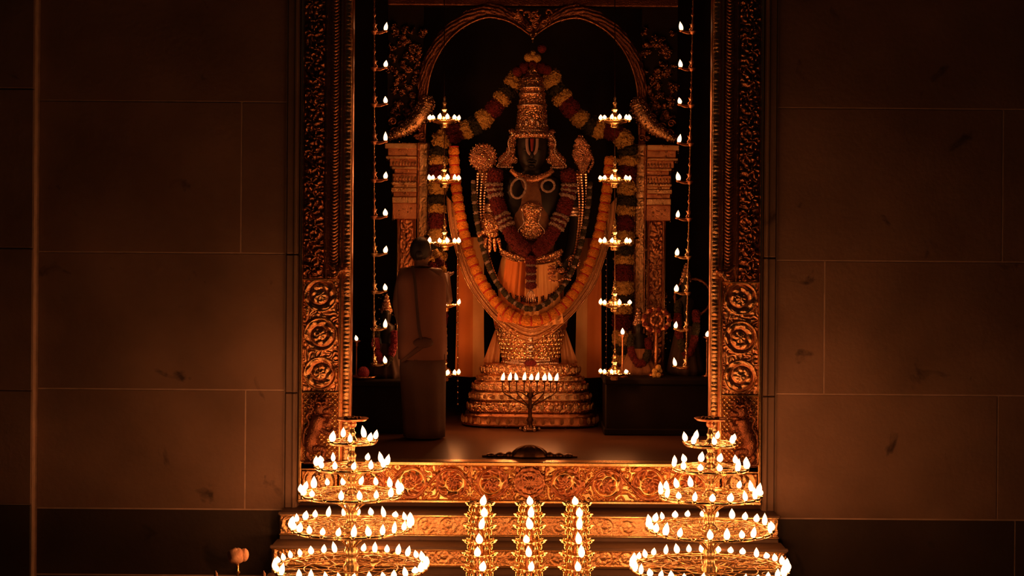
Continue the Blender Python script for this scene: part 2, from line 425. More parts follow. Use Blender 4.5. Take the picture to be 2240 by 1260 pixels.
# stone jamb strips beside the gilt frame, in three stacked moulded pieces each
for sg, nm in ((-1, 'trim_1'), (1, 'trim_2')):
    a, b = sorted((sg*sx(JO-1), sg*(FR+.004)))
    mb = MB(); mb.box(a+.004, b-.004, 11.99, 12.3, .0, ZT); root = obj(nm, mb, M['jamb'], None, False); tag(root, kind='structure')
    cuts = [ZT, zy(-60), zy(560), zy(862), zy(1128), 0]
    for z1, z0 in zip(cuts[:-1], cuts[1:]):
        t = MB(); t.box(a+.006, b-.006, 11.965, 12.02, z0+.003, z1-.003, .008)
        c = a+(b-a)*(.72 if sg < 0 else .28); t.box(c-.012, c+.012, 11.948, 11.98, z0+.003, z1-.003, .006)
        obj('stone_strip', t, M['jamb'], root, False)
# stone head above the opening and side reveals
tag(slab('trim_3', -FR, FR, 12.05, 12.6, 5.35, ZT, 'jamb'), kind='structure')
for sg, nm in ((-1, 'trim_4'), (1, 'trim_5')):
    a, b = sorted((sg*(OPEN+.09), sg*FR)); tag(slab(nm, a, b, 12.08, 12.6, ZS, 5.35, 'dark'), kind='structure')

# ---- steps up to the threshold
steps = thing('stone_steps', None, None, (0, 10.72, 0), kind='structure')
SW = 1.93
def step_h(seed):
    def hf(u, v):
        h = leaves(u, v, 26, seed)*.55
        n = int(u.max()/.17)
        for k in range(n+1):
            s_, kk = spiral(u, v, .085+k*.172, .075, .068, 1 if k % 2 else -1, 1.7, k*1.3); h = np.where(kk < 1.02, s_, h)
        e = np.minimum(v, v.max()-v); return np.where(e < .012, 1.0, h)
    return hf
def mk_step(top, bot, yf, yb, hw, panel):
    st = slab('step', -hw, hw, yf, yb, bot, top, 'step', steps, .006)
    mb = MB(); mb.box(-hw-.01, hw+.01, yf-.022, yf+.02, top-.022, top+.0005, .006); obj('step_nosing', mb, M['step'], st, False)
    if panel:
        z0, z1 = panel
        relief('carved_step_panel', (-hw+.0, yf-.006, z0), (1, 0, 0), (0, 0, 1), 2*hw, z1-z0, .0065, step_h(int(z0*100)), M['goldrel'], st, .011, (0, -1, 0))
        for z in (z0, z1):
            mb = MB(); mb.box(-hw, hw, yf-.024, yf-.001, z-.007, z+.007, .004); obj('panel_rail', mb, M['gold'], st, False)
mk_step(.993, .0, 11.75, 12.06, SW-.02, (.825, .975))
mk_step(.786, .0, 11.5, 11.755, SW, (.64, .765))
mk_step(.58, .0, 11.25, 11.505, SW+.02, (.43, .555))
mk_step(.418, .0, 11.0, 11.255, SW+.04, (.24, .39))
mk_step(.22, .0, 10.72, 11.005, SW+.06, None)

# ================================================================== THE GILT DOOR FRAME
frame = thing('gilt_door_frame', 'tall embossed gilt copper frame around the shrine opening', 'door frame', (0, 12.0, 1.03))
ZTOP = 5.35; ZB = Q(0, 1101, 12.0).z
mb = MB()
for sg in (-1, 1):
    a, b = sorted((sg*OPEN, sg*FR)); mb.box(a, b, 11.985, 12.08, ZB, ZTOP)
mb.box(-FR, FR, 11.985, 12.08, ZB, ZS-.004); mb.box(-FR, FR, 11.985, 12.08, ZTOP-.25, ZTOP)
obj('backing_sheet', mb, M['goldred'], frame, False)
zk = lambda py: Q(0, py, 11.96).z
def jamb_upper(u, v):                 # tumbling acanthus, u across 0..w, v upward
    w_ = u.max(); h = np.zeros_like(u)
    n = int(v.max()/.115)+1
    for k in range(n):
        s_ = 1 if k % 2 else -1
        cx = w_*.5+s_*.02; cy = .06+k*.115
        r = np.hypot((u-cx), (v-cy)*.95)/.075; th = np.arctan2(v-cy, u-cx)
        lob = .5+.5*np.cos(5*th*s_+7*r+k*2.1)
        h = np.maximum(h, lob*np.exp(-(r*.8)**4)*(.7+.3*np.cos(th*11)))
    h = h*.9+.35*leaves(u, v, 30, 5)
    return h*(.6+.7*vnoise(u, v, 22, 9))
def jamb_lower(u, v):
    w_ = u.max(); h = leaves(u, v, 24, 3)*.6
    cs = [.10+k*.305 for k in range(12)]
    for k, cy in enumerate(cs):
        s_, kk = spiral(u, v, w_*.5, cy+.04, w_*.46, 1 if k % 2 else -1, 1.9, k*1.1); h = np.where(kk < 1.03, s_*1.1, h)
    return h*(.75+.4*vnoise(u, v, 40, 4))
def lattice(u, v):
    a = np.abs(np.sin((u+v)*PI/.042)); b = np.abs(np.sin((u-v)*PI/.042))
    return np.minimum(a, b)**.7
def ribs(u, v):
    k = np.sin((v*2*PI/.052)+3.0*np.sin(u/u.max()*PI)+2.5*vnoise(u, v, 6, 8)); return np.abs(k)**.7*(.6+.6*vnoise(u, v, 18, 2))
def beads(u, v):
    a = np.abs(np.sin(v*PI/.16))**.5*(.6+.4*np.abs(np.sin(v*PI/.032)))
    return a*(.6+.5*vnoise(u, v, 45, 6))+.4*np.exp(-((np.mod(v, .64)-.32)/.02)**2)
def bar_h(u, v):
    c = u.max()/2; d = u-c; h = sstep(.42, .75, leaves(u, v, 20, 12))*.8; w_ = v.max()
    for k, (q, R, dr) in enumerate([(80, .118, 1), (-80, .118, -1), (170, .118, -1), (-170, .118, 1), (260, .125, 1), (-260, .125, -1), (350, .12, -1), (-350, .12, 1), (440, .12, 1), (-440, .12, -1)]):
        s_, kk = spiral(u, v, c+q*12/F, w_*.5, R, dr, 1.35, k*.9+.5); h = np.where(kk < 1.03, s_*1.15, h)
    vine = w_*.5+w_*.40*np.cos(d*PI/.31); h = np.maximum(h, 1.1*np.exp(-((v-vine)/.014)**2)*(np.abs(d) > .15))
    return h*(.8+.3*vnoise(u, v, 30, 4))
YR = 11.975
for sg in (-1, 1):
    def relx(nm, d0, d1, z0, z1, hf, m, amp=.02, y=YR, curve=0., res=.0042, ground=None, thr=.25):  # ground: darker metal in the recesses, shade painted into the relief
        a, b = sorted((sg*sx(d0), sg*sx(d1))); relief(nm, (a, y, z0), (1, 0, 0), (0, 0, 1), b-a, z1-z0, res, hf, m, frame, amp, (0, -1, 0), curve, ground, thr)
    relx('acanthus_strip', 497, 452, zk(612), ZTOP, jamb_upper, M['goldred'], .032, curve=.012, ground=M['aged'], thr=.42)  # upper strips in darker copper, the dimmer light put into the colour
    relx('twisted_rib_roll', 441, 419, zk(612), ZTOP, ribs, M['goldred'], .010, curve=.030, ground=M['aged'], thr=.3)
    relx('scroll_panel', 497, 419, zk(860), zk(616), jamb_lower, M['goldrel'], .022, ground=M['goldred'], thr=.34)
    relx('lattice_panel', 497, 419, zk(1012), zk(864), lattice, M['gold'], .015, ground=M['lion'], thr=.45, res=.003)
    relx('foot_panel', 497, 419, zk(1096), zk(1034), jamb_lower, M['goldrel'], .016)
    relx('beaded_colonnette', 411, 393, ZS, ZTOP, beads, M['goldrel'], .012, 11.985, .028, .004)
    for d, r in ((501, 6), (415, 3.5), (447, 2.5)):
        mb = MB(); z0 = ZB if d == 501 else (ZS if d == 415 else zk(612)); mb.box(sg*sx(d)-sx(r)*.5, sg*sx(d)+sx(r)*.5, 11.95, 12.0, z0, ZTOP, .004); obj('edge_rail', mb, M['gold'], frame, False)
    for py in (862, 1015, 1030, 614):
        a, b = sorted((sg*sx(498), sg*sx(418))); mb = MB(); mb.box(a, b, 11.953, 11.99, zk(py)-.007, zk(py)+.007, .004); obj('cross_rail', mb, M['gold'], frame, False)
# bottom bar
a = sx(417); relief('scroll_bar', (-a, YR, zk(1096)), (1, 0, 0), (0, 0, 1), 2*a, zk(1019)-zk(1096), .0042, bar_h, M['goldred'], frame, .028, (0, -1, 0), ground=M['gold'], thr=.36)
mb = MB(); mb.box(-FR, FR, 11.945, 12.0, zk(1101), zk(1095), .004); obj('bottom_rail', mb, M['gold'], frame, False)
mb = MB(); mb.box(-sx(417), sx(417), 11.93, 12.09, ZS-.028, ZS+.004, .006); obj('sill_rail', mb, M['gold'], frame, False)
a = sx(417); relief('head_bar', (-a, YR, ZTOP-.25), (1, 0, 0), (0, 0, 1), 2*a, .24, .008, bar_h, M['goldred'], frame, .02, (0, -1, 0))
# centre medallion on the bottom bar
c = Q(0, 1056, 11.95)
mb = MB(); n = 72
def md(a, i, z): return .006*math.cos(12*a+i*1.3)
mb.lathe([(.122, 0), (.120, .016), (.108, .020), (.104, .010), (.094, .012), (.088, .026), (.074, .030), (.066, .018), (.052, .022), (.046, .034), (.026, .042), (.002, .046)], n=n, disp=md, mtx=Matrix.Translation(c) @ Matrix.Rotation(PI/2, 4, 'X'))
obj('flower_medallion', mb, M['goldred'], frame)
mb = MB()
for k in range(20):
    a = 2*PI*k/20; mb.ball((c.x+.134*math.cos(a), c.y-.004, c.z+.134*math.sin(a)), .010, 6, 5)
tag(obj('medallion_beads', mb, M['goldrel'], frame), kind='stuff')
# rampant lion brackets in the lower corners and small birds half way up
def lion(cx, py, sg):
    o = Q(0, py, 11.93); u = S(1, 11.93)
    P = lambda x, y, d=0: Vector((cx+sg*x*u, o.y-d*u, o.z-y*u)); U = lambda r: r*u
    mb = MB(); bump = lambda a, i: .003*math.sin(a*6+i*1.9)+.002*math.sin(a*3-i*.9)
    # haunch, long back and deep chest
    mb.tube(catmull([P(-18, 60, 2), P(-20, 44, 8), P(-14, 22, 12), P(-4, 2, 14), P(2, -18, 14)], 8), [U(r) for r in np.interp(np.linspace(0, 1, 33), [0, .2, .5, .8, 1], [8, 15, 13, 18, 16])], 16, disp=bump)
    mb.ball(P(-16, 48, 8), (U(17), U(13), U(18)), 14, 10, disp=lambda a, t: .06*math.sin(5*a))
    # head with muzzle, open jaws, brow, eyes, ears
    mb.ball(P(4, -36, 18), (U(17), U(14), U(16)), 16, 12); mb.ball(P(15, -31, 24), (U(11), U(10), U(7)), 12, 8); mb.ball(P(13, -21, 22), (U(9), U(8), U(4)), 12, 8)
    mb.ball(P(22, -35, 27), (U(4), U(4), U(3)), 8, 6)
    for e in (-1, 11): mb.ball(P(e, -42, 31), U(3.6), 8, 6); mb.tube(catmull([P(e-6, -47, 28), P(e, -50, 31), P(e+6, -46, 28)], 4), U(2.4), 6)
    for e in (-9, 14): mb.ball(P(e, -54, 16), (U(5), U(4), U(7)), 8, 6)
    # rolled mane curls all round the face and down the chest
    for j in range(22):
        a = .5+j*.27; R = 19+5*(j % 2); bx, by = 2+R*math.cos(a), -36-R*math.sin(a)*.95
        mb.tube([P(bx+6*(1-q/6)*math.cos(a+q), by-6*(1-q/6)*math.sin(a+q), 12+q*1.3) for q in np.linspace(0, 5, 10)], [U(v_) for v_ in np.linspace(3.6, 1.6, 10)], 6)
    for j in range(9): mb.ball(P(-8+(j % 3)*9, -12+(j//3)*9, 24), (U(5.5), U(4), U(6)), 8, 6)
    # forelegs raised, hind legs braced, clawed paws
    for pts, r0 in (((P(4, -6, 20), P(20, 0, 26), P(24, -14, 26)), 8), ((P(2, 8, 20), P(22, 18, 26), P(32, 8, 24)), 8), ((P(-12, 52, 14), P(10, 54, 20), P(4, 76, 16)), 9), ((P(-18, 56, 6), P(-28, 66, 8), P(-18, 80, 10)), 8)):
        mb.tube(catmull(list(pts), 6), [U(r) for r in np.linspace(r0, 4.2, 13)], 10)
        for q in (-4, 0, 4): mb.ball(pts[2]+Vector((sg*(q+3)*u, -2*u, -2*u)), (U(2.6), U(2.6), U(3.2)), 6, 5)
    mb.tube(catmull([P(-26, 54, 4), P(-36, 40, 6), P(-34, 16, 8), P(-24, 0, 8), P(-30, -16, 8), P(-22, -26, 8)], 6), [U(r) for r in np.linspace(4.5, 2.6, 31)], 8)
    mb.ball(P(-22, -28, 9), (U(6), U(5), U(8)), 10, 8, disp=lambda a, t: .2*math.sin(5*a)); mb.box(cx-U(34), cx+U(34), o.y-U(22), o.y+.03, P(0, 86).z, P(0, 80).z, .005)
    return mb
for sg, cx in ((-1, -sx(455)), (1, sx(458))):
    obj('lion_bracket', lion(cx, 930, 1 if sg < 0 else -1), M['lion'], frame)
    o = Q(sg*418, 594, 11.92); mb = MB()
    mb.ball(o, (.035, .03, .026), 10, 8); mb.ball(o+Vector((-sg*.045, -.01, .022)), .02, 8, 6); mb.tube([o+Vector((-sg*.06, -.012, .022)), o+Vector((-sg*.085, -.015, .012))], [.009, .002], 6)
    mb.tube(catmull([o, o+Vector((sg*.05, 0, .02)), o+Vector((sg*.10, .01, .06))], 4), [.02, .02, .018, .016, .014, .012, .01, .008, .003], 8, .5)
    for kk in range(5): mb.tube(catmull([o+Vector((0, -.02, 0)), o+Vector((sg*.03, -.03, -.03-.006*kk)), o+Vector((sg*(.05+.012*kk), -.01, -.05))], 4), [.009]*5+[.006, .005, .004, .002], 6)
    obj('bird_bracket', mb, M['goldred'], frame)

# low lotus mound on the threshold
th = thing('threshold_ornament', 'low dark domed ornament lying on the sill in front of the pedestal', 'ornament', Q(0, 1010, 12.25))
c = Vector((0, 12.25, ZS))
mb = MB(); mb.lathe([(.15, 0), (.152, .012), (.14, .03), (.13, .05), (.10, .075), (.06, .092), (.02, .10), (.002, .101)], c, 40, disp=lambda a, i, z: .006*math.cos(10*a), ry=.45)
obj('dome', mb, M['bronze'], th)
for sg in (-1, 1):
    mb = MB(); mb.tube(catmull([c+Vector((sg*.12, 0, .012)), c+Vector((sg*.2, 0, .014)), c+Vector((sg*.27, 0, .012)), c+Vector((sg*.38, 0, .008))], 6), [float(r) for r in np.linspace(.02, .008, 19)], 8)
    for k in range(3): mb.ball(c+Vector((sg*(.16+.075*k), -.0, .016)), (.036, .03, .030-.006*k), 12, 8, disp=lambda a, t_: .08*math.sin(a*5))
    obj('scroll_arm', mb, M['bronze'], th)

# ================================================================== INSIDE: benches, torana
YB = 13.75
for sg, lab in ((-1, 'dark stone bench on the left of the sanctum, behind the priest'), (1, 'dark stone bench on the right of the sanctum under the small figures')):
    d0, d1 = (162, 410)
    zt = Q(0, 826, YB).z if sg > 0 else Q(0, 835, YB).z
    a, b = sorted((sg*S(d0+(0 if sg > 0 else 60), YB), sg*S(d1+30, YB)))
    t = thing('stone_bench', lab, 'bench', ((a+b)/2, YB+.3, ZS))
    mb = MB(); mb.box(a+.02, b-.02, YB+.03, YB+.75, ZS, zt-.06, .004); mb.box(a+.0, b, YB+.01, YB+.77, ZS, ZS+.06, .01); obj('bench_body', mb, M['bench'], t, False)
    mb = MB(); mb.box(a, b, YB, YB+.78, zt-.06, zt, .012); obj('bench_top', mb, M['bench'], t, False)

YT = 15.1
tor = thing('shrine_arch', 'carved gilt double-lobed arch on two banded pillars behind the idol', 'arch', (0, YT, ZS))
def capbox(mb, sg, d0, d1, y0, y1, dep=.16, bv=.006):
    a, b = sorted((sg*S(d0, YT), sg*S(d1, YT))); mb.box(a, b, YT-dep, YT+.12, Q(0, y1, YT).z, Q(0, y0, YT).z, bv)
for sg in (-1, 1):
    # capital: stepped mouldings, each its own block
    for (d0, d1, y0, y1, dp, mm) in ((248, 318, 318, 330, .20, 'goldrel'), (248, 312, 330, 346, .18, 'goldred'), (248, 316, 346, 352, .20, 'goldrel'), (248, 308, 352, 368, .17, 'goldred'), (248, 303, 368, 374, .18, 'goldrel'),
                                 (248, 298, 374, 384, .15, 'goldred'), (248, 302, 384, 402, .17, 'goldred'), (248, 303, 402, 408, .19, 'goldrel'), (248, 300, 408, 414, .18, 'goldrel'),
                                 (248, 304, 414, 424, .19, 'goldrel'), (248, 300, 424, 434, .16, 'goldred'), (248, 302, 434, 448, .18, 'goldrel'), (248, 302, 448, 482, .15, 'goldred')):
        mb = MB(); capbox(mb, sg, d0, d1, y0, y1, dp); obj('capital_moulding', mb, M[mm], tor, False)
    for py, n, y_ in ((362, 8, .20), (394, 8, .19), (403, 8, .20)):
        mb = MB()
        for k in range(n):
            p = Q(sg*(252+k*6.6), py, YT); mb.ball((p.x, YT-y_+.02, p.z), (.010, .012, .022), 7, 5)
        tag(obj('petal_row', mb, M['goldrel'], tor), kind='stuff')
    # shaft and inner pilaster strip
    a, b = sorted((sg*S(250, YT), sg*S(292, YT))); z0 = ZS; z1 = Q(0, 482, YT).z
    mb = MB(); mb.box(a, b, YT-.10, YT+.1, z0, z1); obj('shaft', mb, M['goldred'], tor, False)
    relief('shaft_scroll', (a+.025, YT-.11, z0+.3), (1, 0, 0), (0, 0, 1), b-a-.05, z1-z0-.3, .008, jamb_upper, M['goldred'], tor, .03, (0, -1, 0))
    for e in (a+.01, b-.01):
        mb = MB(); mb.tube([(e, YT-.115, z0), (e, YT-.115, z1)], .012, 8); obj('shaft_edge', mb, M['goldrel'], tor)
    a, b = sorted((sg*S(223, YT), sg*S(247, YT))); z1 = Q(0, 316, YT).z
    mb = MB(); mb.box(a, b, YT-.12, YT+.1, z0, z1); obj('pilaster', mb, M['goldred'], tor, False)
    relief('pilaster_scroll', (a+.004, YT-.13, z0), (1, 0, 0), (0, 0, 1), b-a-.008, z1-z0, .008, lambda u, v: leaves(u, v, 28, 21), M['goldrel'], tor, .014, (0, -1, 0))
    # sea-creature horn curling out of the capital
    mb = MB(); pts = catmull([Q(sg*312, 304, YT-.1), Q(sg*290, 292, YT-.12), Q(sg*264, 276, YT-.12), Q(sg*244, 255, YT-.12), Q(sg*232, 232, YT-.1), Q(sg*228, 212, YT-.1)], 10)
    mb.tube(pts, [S(r, YT) for r in np.interp(np.linspace(0, 1, len(pts)), [0, .3, .6, .85, 1], [7, 14, 20, 19, 9])], 14, disp=lambda a, i: .006*math.sin(a*6+i*1.1)+.004*math.sin(i*2.3))
    obj('creature_snout', mb, M['goldrel'], tor)
    for (x, y, r) in ((300, 290, 10), (284, 275, 9), (262, 255, 9), (305, 268, 9), (312, 300, 7), (240, 300, 8), (252, 302, 6)):
        mb = MB(); mb.tube([Q(sg*(x+r*math.cos(t)*(1-t/11)), y-r*math.sin(t)*(1-t/11), YT-.1) for t in np.linspace(0, 9, 26)], S(2.5, YT), 6); obj('scroll_curl', mb, M['aged'], tor)
    # foliage tufts of the arch's outer side
    a_, b2 = sorted((sg*S(239, YT), sg*S(318, YT))); mb = MB(); mb.box(a_, b2, YT+.02, YT+.09, Q(0, 318, YT).z, Q(0, 10, YT).z, .004); obj('arch_backing', mb, M['bench'], tor, False)
    for k in range(60):
        t = random.random(); cx = 240+70*random.random()**.8; cy = 60+210*t
        if cx > 300-(cy-200)*.2 and cy < 90: continue
        a0 = random.uniform(0, 6.28); r = random.uniform(6, 11)
        mb = MB(); mb.tube([Q(sg*(cx+r*math.cos(a0+q)*(1-q/6)), cy-r*math.sin(a0+q)*(1-q/6), YT+random.uniform(-.02, .02)) for q in np.linspace(0, 3.6, 12)], [S(v_, YT) for v_ in np.interp(np.linspace(0, 1, 12), [0, .35, 1], [3, 7.5, 1.5])], 8, .5, disp=lambda a, i: S(1.2, YT)*math.sin(a*5+i*2)); obj('foliage_curl', mb, M['aged'], tor)
# arch band
half = [(233, 318), (231, 230), (222, 165), (196, 108), (156, 66), (104, 42), (60, 47), (28, 63), (0, 84)]
for sg in (-1, 1):
    pts = catmull([Q(sg*x, y, YT) for x, y in half], 14)
    mb = MB()
    N = len(pts); wdt = [S(v_, YT) for v_ in np.interp(np.linspace(0, 1, N), [0, .3, .7, .9, 1], [14, 26, 30, 22, 10])]
    V0 = []; fs = []
    rows = 13
    for i in range(N):
        t = (pts[min(i+1, N-1)]-pts[max(0, i-1)]).normalized(); nn = Vector((-t.z, 0, t.x))*(1 if sg < 0 else -1)
        if nn.z < -0.2 and i < N*.8: nn = -nn
        for j in range(rows):
            q = j/(rows-1); hgt = .025*math.sin(PI*q)+.012*math.sin(i*.9+j*1.7)*math.sin(i*.33)+(.02 if j in (0, 1) else 0)+.01*math.cos(j*2.2+i*.5)
            V0.append(pts[i]+nn*(wdt[i]*q)+Vector((0, -.05-hgt, 0)))
    for i in range(N-1):
        for j in range(rows-1): fs.append((i*rows+j, (i+1)*rows+j, (i+1)*rows+j+1, i*rows+j+1))
    o_ = len(V0); V0 += [v_+Vector((0, .12, 0)) for v_ in V0]; fs += [tuple(k+o_ for k in f) for f in fs]
    for i in range(N-1):
        fs.append((i*rows, (i+1)*rows, (i+1)*rows+o_, i*rows+o_)); fs.append((i*rows+rows-1, (i+1)*rows+rows-1, (i+1)*rows+rows-1+o_, i*rows+rows-1+o_))
    mb.add(V0, fs); obj('arch_band', mb, M['aged'], tor)
    mb = MB(); mb.tube([p+Vector((0, -.08, 0)) for p in pts], S(2.4, YT), 8); obj('arch_bead_edge', mb, M['goldred'], tor)
for k in range(26):
    a = random.uniform(0, 6.28); cx = random.uniform(-38, 38); cy = random.uniform(20, 66-abs(cx)*.5)
    mb = MB(); mb.tube([Q(cx+9*math.cos(a+q)*(1-q/6), cy-9*math.sin(a+q)*(1-q/6), YT-.07) for q in np.linspace(0, 4.4, 10)], S(2.6, YT), 6); obj('crest_curl', mb, M['goldred'], tor)
mb = MB(); p = Q(0, 84, YT-.1); mb.ball(p, .022, 10, 8); mb.ball(p+Vector((-.02, 0, .04)), .018, 8, 6); mb.ball(p+Vector((.03, 0, .05)), .018, 8, 6); mb.ball(p+Vector((0, 0, -.035)), .012, 8, 6); obj('arch_pendant', mb, M['gold'], tor)
mb = MB(); mb.box(-S(330, YT), S(330, YT), YT-.08, YT+.12, Q(0, -14, YT).z, Q(0, -34, YT).z, .01)
mb.box(-S(318, YT), S(318, YT), YT-.04, YT+.1, Q(0, 14, YT).z, Q(0, -14, YT).z, .01); obj('arch_cornice', mb, M['aged'], tor, False)

# ================================================================== THE IDOL
YI = 14.62
def I(dx, py, d=0.0): return Q(dx, py, YI-d)
ped = thing('tiered_pedestal', 'stepped gold lotus pedestal under the standing idol', 'pedestal', (0, YI, ZS))
tiers = [(ZS, Q(0, 906, 14.3).z, 150, 146, .40, 'goldred'), (Q(0, 906, 14.3).z, Q(0, 880, 14.3).z, 139, 136, .35, 'jewel'), (Q(0, 880, 14.3).z, Q(0, 860, 14.3).z, 134, 133, .33, 'goldrel'),
         (Q(0, 860, 14.3).z, Q(0, 838, 14.3).z, 128, 126, .30, 'jewel'), (Q(0, 838, 14.3).z, Q(0, 824, 14.3).z, 118, 114, .26, 'goldrel'), (Q(0, 824, 14.3).z, Q(0, 800, 14.3).z, 110, 105, .24, 'jewel')]
for k, (z0, z1, w0, w1, dep, mm) in enumerate(tiers):
    h = z1-z0; n = 120; W0 = S(w0, 14.4); secs = []
    for q, kk in ((0, .91), (.10, .92), (.14, 1.0), (.3, 1.005), (.36, .965), (.6, .98), (.74, .95), (.78, .975), (.9, .975), (.93, .90), (1.0, .90)):
        secs.append((0, YI, z0+h*q, (W0+(S(w1, 14.4)-W0)*q)*kk, dep*kk, 3.6))
    mb = MB(); mb.loft(secs, n, disp=lambda a, i, z: (.010*abs(math.cos(a*15)) if 2 < i < 7 else .003*math.cos(a*40))); obj('pedestal_tier', mb, M[mm], ped)
    # lotus petals around the tier front
    if k == 0:
        q_ = MB(); q_.ball((0, 0, 0), (1, 1, 1), 8, 6); PETAL = {m_: q_.mesh('lotus_petal', M[m_]) for m_ in ('goldrel', 'jewel')}
    for j in range(26):
        a = -PI*j/25; cc, ss = math.cos(a), math.sin(a); kq = (abs(cc)**3.6+abs(ss)**3.6)**(-1/3.6)
        p = Vector((W0*kq*cc*1.0, YI+dep*kq*ss*1.0, z0+h*.52)); po = link('lotus_petal', PETAL['goldrel' if mm == 'jewel' else 'jewel'], ped, p-ped.location); po.scale = (S(5.2, 14), .010, h*.26); po.rotation_euler = (0, 0, (a+PI/2)*.9)
PT = Q(0, 800, 14.3).z
def isec(L): return [(Q(cx, 0, YI).x, YI-off, Q(0, py, YI).z, S(hw, YI), dp, p) for (cx, py, hw, dp, off, p) in L]
idol = thing('temple_idol', 'black stone deity idol in a tall gold crown, silk and jewels, on the pedestal', 'idol', (0, YI, PT))
# body, one continuous surface with head
mb = MB(); mb.loft(isec([(0, 792, 50, .13, 0, 2.2), (0, 740, 52, .14, 0, 2.2), (0, 680, 60, .16, 0, 2.2), (0, 620, 66, .17, 0, 2.2), (0, 570, 60, .16, 0, 2.2), (0, 530, 52, .14, 0, 2.2), (0, 490, 56, .15, 0, 2.2),
                         (0, 450, 66, .17, 0, 2.3), (0, 415, 76, .16, 0, 2.4), (0, 396, 72, .13, 0, 2.4), (0, 384, 48, .10, 0, 2.2), (0, 376, 26, .09, 0, 2), (0, 368, 22, .10, .02, 2), (0, 360, 26, .11, .03, 2.1),
                         (0, 350, 30, .125, .03, 2.2), (0, 335, 32, .13, .03, 2.2), (0, 318, 33, .13, .03, 2.2), (0, 300, 31, .12, .02, 2.1), (0, 285, 24, .10, 0, 2), (0, 276, 10, .05, 0, 2)]), 40)
# nose, brow, lips, chin, ears belong to the same stone surface
f = I(0, 340, .16)
mb.tube([I(0, 322, .15), I(0, 334, .165), I(0, 342, .185), I(0, 346, .165)], [.012, .016, .024, .016], 10)
for s_ in (-1, 1):
    mb.ball(I(s_*13, 328, .145), (.032, .02, .014), 10, 7); mb.tube(catmull([I(s_*4, 320, .155), I(s_*13, 316, .15), I(s_*24, 321, .12)], 4), .006, 6)
    mb.tube(catmull([I(s_*32, 318, .02), I(s_*36, 332, .03), I(s_*33, 348, .03)], 4), .014, 8)
mb.tube(catmull([I(-10, 353, .15), I(-4, 351.5, .163), I(0, 352.5, .165), I(4, 351.5, .163), I(10, 353, .15)], 4), .008, 8); mb.tube(catmull([I(-8, 356, .15), I(0, 358, .16), I(8, 356, .15)], 4), .009, 8)
mb.ball(I(0, 364, .135), (.03, .02, .018), 10, 7)
# four arms grown from the shoulders
armL = catmull([I(-66, 404), I(-82, 430, .02), I(-90, 462, .04), I(-87, 485, .10)], 8); armR = catmull([I(66, 404), I(84, 430, .02), I(96, 470, .02), I(92, 520, .05), I(80, 566, .10), I(62, 594, .16)], 8)
mb.tube(armL, [S(r, YI) for r in np.linspace(19, 12, len(armL))], 14); mb.tube(armR, [S(r, YI) for r in np.interp(np.linspace(0, 1, len(armR)), [0, .5, 1], [19, 15, 10])], 14)
for s_ in (-1, 1):
    a_ = catmull([I(s_*62, 408, -.04), I(s_*88, 420, -.02), I(s_*108, 405, .0), I(s_*110, 380, .03)], 8); mb.tube(a_, [S(r, YI) for r in np.linspace(16, 9, len(a_))], 12)
obj('body', mb, M['idol'], idol)
# forehead mark
mb = MB(); mb.tube(catmull([I(-11, 303, .155), I(-11, 318, .165), I(-8, 332, .172), I(0, 339, .18), I(8, 332, .172), I(11, 318, .165), I(11, 303, .155)], 6), S(3.2, YI), 8, .5); obj('white_forehead_mark', mb, M['white'], idol)
mb = MB(); mb.tube(catmull([I(0, 303, .163), I(0, 318, .172), I(0, 331, .176)], 5), [S(r, YI) for r in np.linspace(4.2, 2, 11)], 8, .5); obj('red_forehead_line', mb, M['redline'], idol)
# crown
prof = [(40, 303), (42, 297), (40, 290), (35, 286), (36, 278), (32, 274), (33, 262), (31, 245), (30, 238), (32, 232), (29, 227), (27, 214), (27, 209), (29.5, 206), (26, 202), (25, 196), (28, 193), (26, 188), (22, 180), (23, 174), (18, 168), (10, 160), (11, 155), (5, 149), (1, 144)]
zc = lambda py: Q(0, py, YI).z
cr = MB(); cr.lathe([(S(r, YI), zc(y)) for r, y in prof], (0, YI, 0), 48, disp=lambda a, i, z: .005*math.cos(a*12+i*2)); crown = obj('crown', cr, M['jewel'], idol)
mb = MB()
for y, r in ((207, 28), (193, 27.5), (232, 32), (287, 36)):
    mb.torus((0, YI, zc(y)), S(r, YI), .010, 40, 6, 'Z')
for y, n, r, rr in ((297, 24, 41, .016), (274, 20, 33, .010), (220, 16, 28, .009)):
    for k in range(n):
        a = 2*PI*k/n; mb.ball((S(r, YI)*math.cos(a), YI+S(r, YI)*math.sin(a), zc(y)), rr, 7, 5)
for k in range(5):
    x = (k-2)*12; mb.ball(I(x, 262+abs(x)*.5, .145-.001*x*x/10), (.018, .012, .035), 8, 6)
tag(obj('crown_beading', mb, M['silver'], crown), kind='stuff')
# big side ornaments beside the face
for s_ in (-1, 1):
    mb = MB()
    for (x, y, r) in ((42, 302, 8), (44, 316, 9), (46, 330, 10), (50, 344, 14), (60, 352, 13), (40, 350, 9), (66, 362, 8), (54, 360, 10), (44, 288, 6)):
        mb.ball(I(s_*x, y, .06), (S(r, YI), .04, S(r, YI)), 16, 10, disp=lambda a, t: .12*math.cos(6*a)*math.sin(t))
    obj('ear_ornament', mb, M['jewelfine'], idol)
    mb = MB()
    for k in range(22):
        t = k/21; p = I(s_*(38+32*t+6*math.sin(t*8)), 292+72*t, .12); mb.ball(p, .011, 6, 5)
    for k in range(9): mb.ball(I(s_*(42+4*k), 366, .11), .010, 6, 5)
    tag(obj('ear_pendant_beads', mb, M['silver'], idol), kind='stuff')
